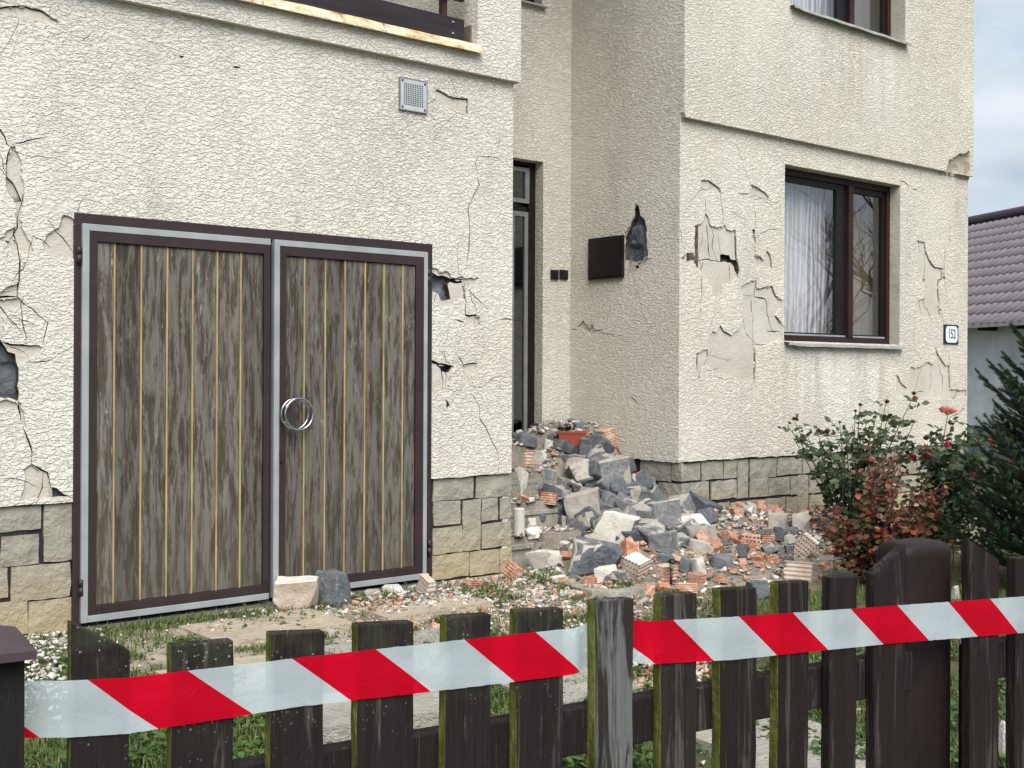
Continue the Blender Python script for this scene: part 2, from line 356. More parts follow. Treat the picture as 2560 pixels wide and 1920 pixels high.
SILL = m_plain('sill_sheet', (.36, .37, .35), .55, .4, .2, .25, 8, .001)
CONC = m_dust('concrete', (.28, .27, .235), (.44, .42, .37), .3)
BLACK = m_plain('black_plastic_and_shade', (.012, .012, .012), .4, .4); BROWNP = m_plain('brown_enamel', (.013, .0085, .0085), .45, .35, var=.15, scale=4)  # black also painted on as shade in garage, vent and brick holes
RUST = Mat('rusty_flashing', .6, .3)
def _rust(m):
    v = m.co(); n1 = m.noise(m.map(v, (3.2, 8, 8)), 3.0, 5, .7, .5); n2 = m.noise(m.map(v, (14, 2, 2)), 1.6, 4, .7)
    col = m.ramp(n1, [(.30, (.30, .12, .05)), (.42, (.60, .42, .22)), (.54, (.72, .62, .44)), (.7, (.74, .70, .58))])
    col = m.mix(m.ramp(n2, [(.60, 0), (.68, .85)]), col, (.22, .10, .055)); m.set(Base_Color=col, Metallic=.1)
_rust(RUST); RUST = RUST.m

# ------------------------------------------------------------------ the damaged house
house = empty('damaged_house', 'cream roughcast house with cracked, flaking walls and garage door', 'house', (OX, OY, 0), HROT)
W1, W2, SIDE_Y = 1.71, 6.04, 1.26                      # recess right edge, house end, recess depth
Z_PL, Z_LED, Z_TOP = .754, 3.462, 6.4
def rag(poly, step=.03, amp=.006, seed=0, closed=True):
    """subdivide an outline and roughen it"""
    out = []; n = len(poly); r = random.Random(seed + n)
    for i in range(n if closed else n - 1):
        a = Vector(poly[i]); b = Vector(poly[(i + 1) % n]); L = (b - a).length; k = max(1, int(L / step))
        for j in range(k):
            p = a.lerp(b, j / k)
            if j or not closed or True: p = p + Vector((r.uniform(-1, 1), r.uniform(-1, 1))) * (amp if j else amp * .3)
            out.append(p)
    if not closed: out.append(Vector(poly[-1]))
    return out
def crack(line, w, seed=0):
    """tapered ragged ribbon as a polygon"""
    p = rag(line, .035, .006, seed, False); r = random.Random(seed); n = len(p); A = []; B = []
    for i, q in enumerate(p):
        d = (p[min(i + 1, n - 1)] - p[max(i - 1, 0)]).normalized(); nn = Vector((-d.y, d.x)); e = min(1, .35 + 3 * min(i, n - 1 - i) / n)
        k = w * .5 * e * r.uniform(.55, 1.35); A.append(q + nn * k); B.append(q - nn * k)
    return A + B[::-1]
def inside(p, poly):
    x, y = p; c = False; j = len(poly) - 1
    for i in range(len(poly)):
        xi, yi = poly[i]; xj, yj = poly[j]
        if (yi > y) != (yj > y) and x < (xj - xi) * (y - yi) / (yj - yi) + xi: c = not c
        j = i
    return c
def sheet(name, outline, holes, front, thick, mats, parent, fmap, cells=None):
    """a wall layer with real openings: constrained triangulation, edges turned back by the layer's thickness"""
    vs_, ed = [], []
    for poly in [outline] + holes:
        o = len(vs_); n = len(poly); vs_ += [Vector((p[0], p[1])) for p in poly]; ed += [(o + i, o + (i + 1) % n) for i in range(n)]
    rv, re, rf, *_ = geometry.delaunay_2d_cdt(vs_, ed, [], 0, 1e-5)
    bbs = [(min(p[0] for p in h), max(p[0] for p in h), min(p[1] for p in h), max(p[1] for p in h)) for h in holes]
    keep = []
    for f in rf:
        c = (rv[f[0]] + rv[f[1]] + rv[f[2]]) / 3
        if not inside(c, outline): continue
        if any(b[0] <= c.x <= b[1] and b[2] <= c.y <= b[3] and inside(c, h) for h, b in zip(holes, bbs)): continue
        keep.append(tuple(f))
    cnt = {}
    for f in keep:
        for i in range(len(f)):
            e = (f[i], f[(i + 1) % len(f)]); k = tuple(sorted(e)); cnt.setdefault(k, []).append(e)
    V = [fmap(p.x, p.y, front) for p in rv]; n = len(V); V += [fmap(p.x, p.y, front + thick) for p in rv]
    Fs = list(keep); mi = [0] * len(keep)
    for k, es in cnt.items():
        if len(es) == 1: a, b = es[0]; Fs.append((b, a, a + n, b + n)); mi.append(min(1, len(mats) - 1))
    me = bpy.data.meshes.new(name); me.from_pydata(V, [], Fs)
    for m in mats: me.materials.append(m)
    me.polygons.foreach_set('material_index', mi)
    bm = bmesh.new(); bm.from_mesh(me)
    loose = [v for v in bm.verts if not v.link_faces]; bmesh.ops.delete(bm, geom=loose, context='VERTS'); bm.to_mesh(me); bm.free(); me.update()
    return link(name, me, parent)
FM = lambda u, v, d: (u, d, v)                         # facade: u along, d inwards
SM = lambda u, v, d: (W1 + d, u, v)                    # recess side wall (faces -x)
def tr(k, pts, fn=hw, **kw): return [fn(*zz(k, x, y), **kw) for x, y in pts]

# --- damage traced on the walls: patches where the coarse render has fallen (P), holes to the masonry (H), cracks (K)
P = {'front': [], 'right': [], 'side': []}; H = {'front': [], 'right': [], 'side': []}; K = {'front': [], 'right': [], 'side': []}
def dmg(wall, k, patches=(), holes=(), cracks=()):
    fn = hs if wall == 'side' else hw
    for i, p in enumerate(patches): P[wall].append(rag(tr(k, p, fn), .018, .0075, i))
    for i, p in enumerate(holes): q = rag(tr(k, p, fn), .03, .008, i); H[wall].append(q)
    for i, (w, p) in enumerate(cracks): K[wall].append(crack(tr(k, p, fn), min(w * 2.0, w + 3.5) / 1000, i))
dmg('front', 'A', [
    [(75,130),(105,125),(135,190),(150,250),(155,350),(165,430),(165,515),(105,520),(60,470),(40,400),(48,320),(55,240),(60,190)],
    [(110,518),(160,518),(145,600),(150,680),(185,745),(225,800),(235,850),(190,862),(140,868),(120,800),(105,760),(110,690),(105,600)],
    [(-40,790),(0,760),(40,715),(105,680),(105,770),(60,778),(30,770)],
    [(30,775),(105,772),(130,820),(140,890),(120,900),(85,850),(45,800)],
    [(440,600),(470,605),(520,640),(520,905),(430,905),(390,915),(350,880),(300,850),(295,800),(320,750),(380,700),(415,670),(425,620)],
    [(-60,1150),(0,1140),(60,1095),(130,1065),(132,1110),(125,1165),(60,1162),(0,1170),(-60,1170)],
    [(-60,1190),(0,1185),(125,1170),(175,1225),(120,1250),(60,1260),(30,1290),(30,1400),(25,1470),(0,1440),(-60,1400)],
    [(20,1480),(80,1500),(180,1502),(265,1500),(295,1520),(270,1560),(200,1600),(150,1640),(110,1659),(105,1600),(100,1555),(60,1550),(40,1510)]],
    [[(50,330),(95,370),(140,460),(160,505),(110,510),(55,440),(42,395)]],
    [(6, [(-20,0),(0,15),(35,70),(50,110),(75,135)]), (3, [(90,110),(200,85),(330,60)]), (5, [(105,680),(102,740),(125,800),(135,890),(135,1060),(125,1165)]),
     (8, [(-60,1172),(0,1168),(125,1165)]), (4, [(125,1165),(175,1220),(300,1320),(333,1350),(310,1420),(295,1500)]), (5, [(75,135),(50,240),(45,330)]), (5, [(20,1480),(80,1500),(265,1500)])])
dmg('front', 'B', [
    [(-60,300),(0,285),(30,270),(110,290),(130,320),(130,355),(60,345),(0,350),(-60,360)],
    [(125,290),(150,300),(165,380),(188,470),(165,460),(145,430),(138,340)],
    [(215,720),(250,745),(335,780),(345,860),(360,950),(280,965),(145,965),(165,880),(170,800),(160,755)],
    [(360,880),(395,885),(440,925),(500,945),(365,962)]],
    [[(-80,-200),(0,-154),(25,-114),(60,-59),(110,-44),(118,10),(130,60),(135,140),(125,285),(60,262),(25,268),(0,258),(-80,250)], [(365,885),(395,888),(440,925),(470,945),(368,950)]],
    [(7, [(128,285),(140,360),(150,430)]), (5, [(155,460),(190,540),(215,600),(222,640),(218,720)]), (5, [(218,720),(335,780),(350,870),(360,945)])])
dmg('front', 'Q1', [[(-60,45),(0,35),(60,25),(110,28),(170,40),(220,75),(255,98),(170,90),(90,75),(0,55),(-60,60)]], [[(770,240),(800,242),(785,250)], [(1003,288),(1020,286),(1042,292),(1022,296)]], [(4, [(-30,40),(0,35),(100,25),(180,45),(257,100)]), (2, [(350,180),(395,150)])])
dmg('front', 'R8', [[(1655,540),(1690,545),(1740,580),(1790,590),(1850,592),(1850,690),(1790,665),(1700,630),(1660,600)]], [], [(5, [(1650,540),(1740,580),(1780,590),(1850,593),(1852,690)]), (3, [(1618,612),(1658,606)]), (2, [(1945,520),(1930,560)])])
dmg('front', 'C', [
    [(60,865),(110,885),(135,915),(170,905),(205,920),(215,950),(300,945),(300,985),(310,1040),(312,1100),(230,1100),(215,1150),(130,1150),(85,1100),(60,1010)],
    [(305,950),(408,955),(385,985),(350,1020),(320,1045),(300,1000)], [(318,1212),(385,1212),(412,1228),(415,1275),(315,1272)]],
    [[(60,925),(140,950),(210,962),(290,972),(300,985),(215,980),(200,1000),(218,1100),(150,1112),(130,1060),(60,1010)]],
    [(2, [(548,-40),(548,0),(540,60),(525,120)]), (3, [(410,110),(525,122),(560,140)]), (6, [(410,108),(383,160),(400,230),(410,310),(360,410),(337,455),(338,540),(342,650),(338,760),(320,880),(305,940)]),
     (16, [(60,905),(130,945),(160,945),(220,965),(302,965)]), (7, [(308,960),(312,1040),(318,1120),(315,1210),(380,1210),(412,1225),(415,1270)]), (5, [(240,1240),(275,1253),(310,1260)]), (5, [(555,1240),(630,1240),(662,1255)]), (2, [(310,1272),(270,1400),(260,1500)])])
dmg('front', 'D', [[(60,135),(130,165),(235,180),(215,230),(195,340),(110,345),(90,400),(60,420)], [(295,175),(400,160),(345,310),(310,325),(305,260)]],
    [[(120,172),(225,182),(205,225),(160,215)], [(175,410),(195,430),(208,455),(182,485)]],
    [(11, [(60,135),(130,165),(235,180)]), (3, [(150,185),(165,260),(162,340)]), (6, [(265,120),(285,140),(300,172),(400,160)]), (6, [(305,250),(312,325)]), (4, [(340,345),(380,400),(412,470),(412,540),(455,600),(485,670),(540,780),(548,930)]), (5, [(288,720),(296,780)]), (3, [(290,730),(300,735)])])
dmg('right', 'F', [
    [(285,92),(345,95),(400,135),(440,175),(440,195),(370,180),(335,190),(320,220),(300,215),(290,150)],
    [(320,345),(345,380),(355,430),(375,450),(450,455),(465,435),(490,475),(520,485),(550,475),(555,600),(560,690),(575,760),(570,840),(520,890),(455,895),(440,960),(415,1000),(390,990),(370,920),(340,850),(290,800),(250,760),(230,720),(240,690),(235,600),(240,500),(235,440),(275,432),(295,420),(310,370)],
    [(125,695),(180,655),(228,655),(240,705),(190,715)],
    [(675,125),(720,160),(780,190),(810,228),(800,235),(740,240),(700,255),(670,245),(660,190)],
    [(680,470),(700,475),(705,560),(705,680),(765,705),(790,630),(815,660),(830,720),(830,775),(760,760),(715,770),(705,730),(670,640),(685,560)],
    [(595,915),(650,880),(712,860),(715,930),(830,905),(860,980),(895,1010),(940,1015),(925,1045),(890,1090),(858,1135),(925,1225),(940,1300),(800,1360),(700,1380),(700,1650),(620,1640),(500,1610),(400,1570),(330,1500),(345,1420),(340,1320),(370,1260),(400,1265),(430,1210),(470,1265),(520,1285),(570,1245),(600,1190),(610,1100),(605,1000)],
    [(250,1430),(335,1385),(340,1440),(325,1500),(290,1560),(265,1650),(255,1560),(245,1490)]],
    [[(440,665),(510,668),(520,700),(560,705),(578,760),(575,840),(545,760),(520,725),(440,720)], [(285,140),(300,145),(303,175),(290,165)], [(680,470),(703,475),(700,540),(685,530)]],
    [(4, [(285,92),(345,95),(400,135),(438,165),(440,270),(455,370),(460,440)]), (4, [(320,220),(320,340)]), (6, [(335,440),(345,520),(350,620),(360,690)]), (3.5, [(375,455),(390,520),(380,600),(415,710)]), (3, [(420,490),(435,600),(445,665)]),
     (8, [(550,480),(555,600),(560,700),(580,790),(572,840)]), (8, [(290,830),(290,950),(280,1060)]), (4, [(310,705),(295,770),(290,830)]), (3, [(280,1060),(278,1150)]), (4, [(125,695),(180,655),(225,655)]), (4, [(235,715),(330,700),(420,715),(530,722)]), (4, [(440,960),(450,910)]), (3, [(510,740),(515,880)]),
     (6, [(675,125),(780,190),(812,232)]), (4, [(565,190),(620,200),(665,190)]), (5, [(690,270),(702,360),(700,470)]), (7, [(690,470),(692,580)]), (6, [(700,665),(765,705)]), (5, [(790,632),(820,680),(832,775)]),
     (7, [(712,850),(708,930),(700,985),(780,1005),(795,1020),(800,1120),(835,1240),(850,1255)]), (5, [(680,1010),(682,1110)]), (5, [(730,935),(830,905),(860,985),(920,1015)]), (2, [(600,980),(690,985)]), (6, [(858,1135),(925,1225)]), (6, [(430,1205),(460,1255),(520,1285)]),
     (8, [(700,1390),(705,1500),(700,1640)]), (8, [(800,1250),(900,1258)]), (2, [(690,1110),(690,1400)]), (3, [(700,1355),(800,1360)]), (4, [(335,1385),(340,1440),(325,1490)]), (3, [(290,1550),(265,1650)]), (3, [(85,412),(140,420)])])
dmg('right', 'H', [
    [(250,592),(295,600),(305,660),(330,720),(370,770),(420,778),(418,850),(395,855),(388,900),(395,1040),(405,1090),(350,1105),(290,1110),(250,1060),(240,1030),(260,990),(300,975),(305,900),(295,850),(270,850),(258,750),(262,680)],
    [(425,800),(438,855),(400,900),(395,860),(420,850)],
    [(370,1305),(385,1345),(410,1385),(440,1430),(465,1420),(470,1590),(575,1592),(578,1640),(470,1648),(105,1640),(105,1600),(110,1480),(140,1540),(180,1580),(190,1550),(195,1500),(205,1430),(235,1450),(320,1405),(355,1420),(375,1380)]],
    [[(285,845),(310,850),(305,865),(288,860)], [(398,1045),(412,1050),(408,1068)]],
    [(5, [(250,592),(300,605),(310,680),(345,750),(375,775),(425,780),(418,850),(395,855),(390,920),(400,1050),(415,1100),(430,1160)]), (4, [(305,680),(308,760),(300,850),(305,930),(300,1030),(325,1050),(340,1100),(345,1200)]), (6, [(470,475),(468,600),(435,650),(430,740),(435,850)]), (4, [(510,325),(512,440),(498,470)]), (2, [(510,320),(570,285)]),
     (5, [(135,195),(165,200),(195,235)]), (5, [(215,248),(255,258)]), (2, [(225,440),(240,580)]), (5, [(370,1305),(385,1345),(440,1430)]), (3, [(350,1420),(348,1550),(335,1610)]), (4, [(395,1420),(425,1500),(428,1590)]), (4, [(462,1320),(465,1420),(470,1590)]), (4, [(115,1480),(140,1545),(185,1580)]), (6, [(470,1640),(500,1650),(520,1600),(575,1590)]), (3, [(250,1605),(300,1600)])])
dmg('side', 'E', [[(575,930),(690,950),(760,905),(750,960),(690,1000),(640,1045),(600,1040),(560,1075)], [(150,1510),(200,1455),(225,1490),(260,1530),(280,1490),(300,1540),(270,1590),(230,1550)], [(556,700),(600,640),(600,760),(556,900)]],
    [[(650,435),(680,470),(695,550),(735,590),(750,650),(745,720),(750,800),(760,900),(690,945),(640,950),(590,935),(556,930),(556,740),(600,650),(635,570),(635,500)], [(640,985),(668,980),(675,1000),(650,1010)]],
    [(3, [(660,380),(678,340)]), (4.5, [(650,1000),(640,1060),(650,1180),(680,1270),(710,1390),(755,1490),(775,1650)]), (6, [(740,925),(790,925)]), (4, [(90,1535),(150,1540)]), (4, [(155,1510),(200,1455),(260,1530),(275,1490),(310,1545),(330,1550)]), (4, [(285,1580),(300,1545),(380,1530)]), (2.5, [(430,1340),(400,1490)]), (4, [(118,820),(125,870),(112,940),(92,985)])])
dmg('side', 'Q4', [], [], [(9, [(508,52),(535,75),(550,110)]), (3, [(425,80),(440,40)])])

# fine branching cracks running out of every fallen patch
_cr = random.Random(31)
for wall in P:
    for q in list(P[wall]):
        if len(q) < 18: continue
        for _ in range(3):
            p0 = q[_cr.randrange(len(q))]; a_ = _cr.choice((-1.57, 1.57, 1.57, 0, 3.14)) + _cr.uniform(-.5, .5); ln = [p0]
            for s_ in range(_cr.randint(3, 8)):
                a_ += _cr.uniform(-.45, .45); p0 = p0 + Vector((math.cos(a_), math.sin(a_))) * _cr.uniform(.03, .07); ln.append(p0)
            K[wall].append(crack(ln, _cr.uniform(.003, .0055), _cr.randrange(999)))
# --- openings
GT0, GT1, GZ0, GZ1 = -3.04, -.69, -.05, 2.293
WT0, WT1, WZ0, WZ1 = hw(1961.4, 600)[0], hw(2250.7, 600)[0], 1.735, 3.25
UZ0, UZ1 = 4.605, 6.1
rect = lambda a, b, c, d: [(a, c), (b, c), (b, d), (a, d)]
def walls(key, outline, opens, fmap):
    hp = H[key]; top = P[key] + hp + K[key] + opens
    sheet('coarse_render', outline, top, 0.0, .013, [RENDER, BASE], house, fmap)
    sheet('base_coat', outline, hp + K[key] + opens, .013, .04, [BASE, MASON], house, fmap)
    sheet('masonry', outline, opens, .10, .12, [MASON, MASON], house, fmap)
bump_edge = lambda a, b, z: [(a + (b - a) * i / 60, z + random.uniform(-.008, .004)) for i in range(61)]
walls('front', bump_edge(-6.5, 0, Z_PL) + [(0, Z_LED), (-6.5, Z_LED)], [rect(GT0, GT1, Z_PL - .3, GZ1)], FM)
walls('right', bump_edge(W1 + .002, W2, Z_PL) + [(W2, Z_LED), (W1 + .002, Z_LED)], [rect(WT0, WT1, WZ0, WZ1)], FM)
walls('side', bump_edge(.002, SIDE_Y + .01, Z_PL) + [(SIDE_Y + .01, Z_TOP), (.002, Z_TOP)], [], SM)

# exposed rubble stone inside the deep holes
def exposed(key, poly, fmap, mat, depth=.05, n=26):
    x0, x1 = min(p[0] for p in poly) - .03, max(p[0] for p in poly) + .03; z0, z1 = min(p[1] for p in poly) - .03, max(p[1] for p in poly) + .03
    nu = max(6, int((x1 - x0) / .016)); nv = max(6, int((z1 - z0) / .016)); b = MB(); V = []
    for j in range(nv + 1):
        for i in range(nu + 1):
            u = x0 + (x1 - x0) * i / nu; v = z0 + (z1 - z0) * j / nv
            c = noise.cell(Vector((u * 7 + 3, v * 6.0, 1.7))); d = depth + .028 * c + .016 * fbm(u * 14, v * 14, 3)
            V.append(fmap(u, v, max(.030, min(.098, d))))
    Fq = [(j * (nu + 1) + i, j * (nu + 1) + i + 1, (j + 1) * (nu + 1) + i + 1, (j + 1) * (nu + 1) + i) for j in range(nv) for i in range(nu)]
    b.add(V, Fq); b.build('exposed_stone', mat, house, True)
for key, fm in (('front', FM), ('right', FM), ('side', SM)):
    for q in H[key]:
        a = (max(p[0] for p in q) - min(p[0] for p in q)) * (max(p[1] for p in q) - min(p[1] for p in q))
        if a > .003: exposed(key, q, fm, BASE if key == 'front' and q is H['front'][0] else BASALT if key != 'right' else MASON, .045)

# upper storey, standing a hand's breadth proud of the wall below
OV = .045
FMU = lambda u, v, d: (u, d - OV, v)
ub = [rag(tr('H', [(436,128),(460,60),(490,35),(520,20),(600,-6),(600,150),(480,135)], y=-OV), .03, .012, 3), rag(tr('Q2', [(700,520),(715,470),(725,430),(740,460),(752,512)], y=-OV), .03, .008, 4)]
up_out = [(W1, Z_LED), (W2 + .02, Z_LED), (W2 + .02, Z_TOP), (W1, Z_TOP)]
uo = rect(WT0, WT1, UZ0, UZ1)
sheet('coarse_render', up_out, ub + [uo], 0, .05, [RENDER, RENDER], house, FMU)
sheet('masonry', [(W1 + .02, Z_LED + .01), (W2, Z_LED + .01), (W2, Z_TOP), (W1 + .02, Z_TOP)], [uo], .06, .10, [MASON, MASON], house, FMU)
sheet('coarse_render', rect(-OV + .001, .004, Z_LED + .10, Z_TOP), [], -.0015, .014, [RENDER, RENDER], house, SM)
BRK = m_mortar('broken_render', (.25, .225, .18), (.45, .41, .34))
for q in ub:
    bk = MB()
    x0, x1 = max(W1 + .005, min(p[0] for p in q) - .05), min(W2 + .012, max(p[0] for p in q) + .05); z0, z1 = Z_LED - .03, max(p[1] for p in q) + .05
    V = []
    for j in range(13):
        for i in range(13):
            u, v = x0 + (x1 - x0) * i / 12, z0 + (z1 - z0) * j / 12; V.append((u, -.006 + .03 * fbm(u * 18, v * 18, 5), v))
    bk.add(V, [(j * 13 + i, j * 13 + i + 1, j * 13 + i + 14, j * 13 + i + 13) for j in range(12) for i in range(12)])
    bk.build('broken_edge', BRK, house, True)

# the garage wing's upper storey: parapet band, flashing, loggia, corner pier
LZ = 3.60; PT = hw(1194, 140, -OV)[0]
MB().box(-6.5, PT, -OV, .12, Z_LED, LZ).build('parapet_band', RENDER, house)
MB().box(PT, .03, -OV, .115, Z_LED, Z_TOP).build('corner_pier', RENDER, house)
fl = MB(); n = 60
for i in range(n + 1):
    x = -6.5 + (PT + .02 + 6.5) * i / n; w = .004 * math.sin(i * 1.7) + .003 * math.sin(i * .61)
    fl.v += [(x, -OV - .045 + w, LZ - .012), (x, -OV - .045 + w, LZ + .006), (x, -OV + .005 + w, LZ + .058), (x, -OV + .06, LZ + .068)]
for i in range(n):
    for k in range(3): fl.f.append((i * 4 + k, i * 4 + 4 + k, i * 4 + 5 + k, i * 4 + 1 + k)); fl.m.append(0)
fl.build('rusty_flashing', RUST, house, True)['label'] = 'rust streaked cream flashing along the balcony edge'
MB().box(-6.5, PT, .12, .16, LZ, LZ + .05).box(-6.5, .02, 1.25, 1.35, LZ, Z_TOP).box(PT, PT + .02, .116, 1.24, LZ, Z_TOP).build('loggia_wall', RENDER, house)
MB().box(-6.5, PT, .06, 1.3, LZ - .08, LZ - .02).box(-6.5, .03, -OV, 1.4, Z_TOP, Z_TOP + .2).build('loggia_slab', CONC, house)
MB().box(PT - .012, PT, .02, 1.25, LZ + .05, LZ + .20).build('skirting', m_plain('brown_skirting', (.16, .12, .10), .6), house)
bal = empty('balcony_railing'); bal.parent = house
t0, zb0 = hw(1160, 105, .02); BT = hw(1160, 60, .02)[0]
PLK = m_plain('dark_stained_plank', (.020, .014, .018), .5, .4, var=.5, scale=3, stretch=(.5, 6, 6), bump=.001)
for k in range(3):
    bh = hw(1160, 50, .02)[1] - zb0; z0 = zb0 + k * .27; pl = MB().box(-6.4, BT, .015, .045, z0, z0 + bh).build('plank', PLK, bal, bevel=.003)
    if k == 0:
        for dx, dz in ((.10, .04), (.10, .115)):
            MB().tube([(BT - dx, .015, z0 + dz), (BT - dx, .008, z0 + dz)], .007, 8).build('bolt', ALU, pl)
for x in (BT - .14, -2.2, -4.4): MB().box(x - .02, x + .02, .048, .088, LZ - .02, LZ + 1.2).build('rail_post', m_plain('rail_post_red', (.05, .022, .02), .5), bal)
# window at the back of the loggia
lw = empty('loggia_window'); lw.parent = house
MB().box(-3.6, -3.52, 1.19, 1.25, 4.1, 6.2).box(-2.66, -2.58, 1.19, 1.25, 4.1, 6.2).box(-3.52, -2.66, 1.19, 1.25, 4.1, 4.18).build('frame', FRAME_D, lw)
MB().box(-3.52, -2.66, 1.215, 1.22, 4.18, 6.2).build('pane', GLASS, lw); MB().box(-3.52, -2.66, 1.235, 1.24, 4.18, 6.2).build('curtain', SHEER, lw)

# recess back wall with the entrance door
DY = SIDE_Y + .10
DT1 = hw(1357, 700, SIDE_Y)[0]; DZ1 = hw(1340, 402, SIDE_Y)[1]; LAND = .81
SWT0, SWT1, SWZ = hw(1282, 10, SIDE_Y)[0] - .5, hw(1355, 16, SIDE_Y)[0], hw(1340, 14, SIDE_Y)[1]
sheet('coarse_render', [(0, .5), (W1 + .01, .5), (W1 + .01, Z_TOP), (0, Z_TOP)], [rect(.32, DT1, .3, DZ1), rect(SWT0, SWT1, SWZ, 6.1)], SIDE_Y, .13, [RENDER, RENDER], house, FM)
MB().box(-.06, -.003, .03, SIDE_Y + .1, 0, Z_LED).build('wing_side_wall', RENDER, house)
door = empty('entrance_door'); door.parent = house
jx0, jz0 = hw(1330, 420, DY); frx = hw(1328.5, 700, DY)[0]
MB().box(.30, .37, DY, DY + .06, LAND, DZ1).box(frx - .035, DT1 - .001, DY, DY + .06, LAND, DZ1).box(.37, frx - .035, DY, DY + .06, hw(1310, 412, DY)[1], DZ1).build('frame', FRAME_D, door)
tz0, tz1 = hw(1310, 508, DY)[1], hw(1310, 420, DY)[1]
fx1 = frx - .037; TS = MB()
for a, b, c, d in ((.37, .41, tz0, tz1), (fx1 - .045, fx1, tz0, tz1), (.41, fx1 - .045, tz0, tz0 + .035), (.41, fx1 - .045, tz1 - .035, tz1)): TS.box(a, b, DY - .012, DY + .02, c, d)
ALU_D = m_plain('dull_aluminium', (.20, .21, .21), .5, .4, .2); TS.build('transom_frame', ALU_D, door); MB().box(.41, fx1 - .045, DY + .006, DY + .01, tz0 + .035, tz1 - .035).build('transom_pane', GLASS_D, door)
lf = MB().box(.37, fx1 - .002, DY + .012, DY + .05, LAND + .02, tz0 - .03).build('door_leaf', FRAME_D, door)
lz = tz0 - .075; gx0 = fx1 - .20; g = MB()
for a, b, c, d in ((gx0, gx0 + .035, LAND + .1, lz), (fx1 - .05, fx1 - .012, LAND + .1, lz), (gx0 + .035, fx1 - .05, LAND + .1, LAND + .14), (gx0 + .035, fx1 - .05, lz - .04, lz)): g.box(a, b, DY - .012, DY + .012, c, d)
g.build('glazing_frame', ALU_D, door); MB().box(gx0 + .035, fx1 - .05, DY + .002, DY + .008, LAND + .14, lz - .04).build('pane', GLASS_D, door)
MB().box(.2, 1.6, DY + .10, DY + .12, LAND, 3.6).build('hallway', ROOM, house)
sw = empty('stair_window'); sw.parent = house
MB().box(SWT0 - .03, SWT1 + .03, SIDE_Y - .05, SIDE_Y + .1, SWZ - .012, SWZ).build('window_sill', SILL, sw)
MB().box(SWT0, SWT1, DY, DY + .05, SWZ, SWZ + .07).box(SWT1 - .07, SWT1, DY, DY + .05, SWZ + .07, 6.1).build('frame', FRAME_D, sw)
MB().box(SWT0, SWT1 - .07, DY + .02, DY + .025, SWZ + .07, 6.1).build('pane', GLASS_D, sw)

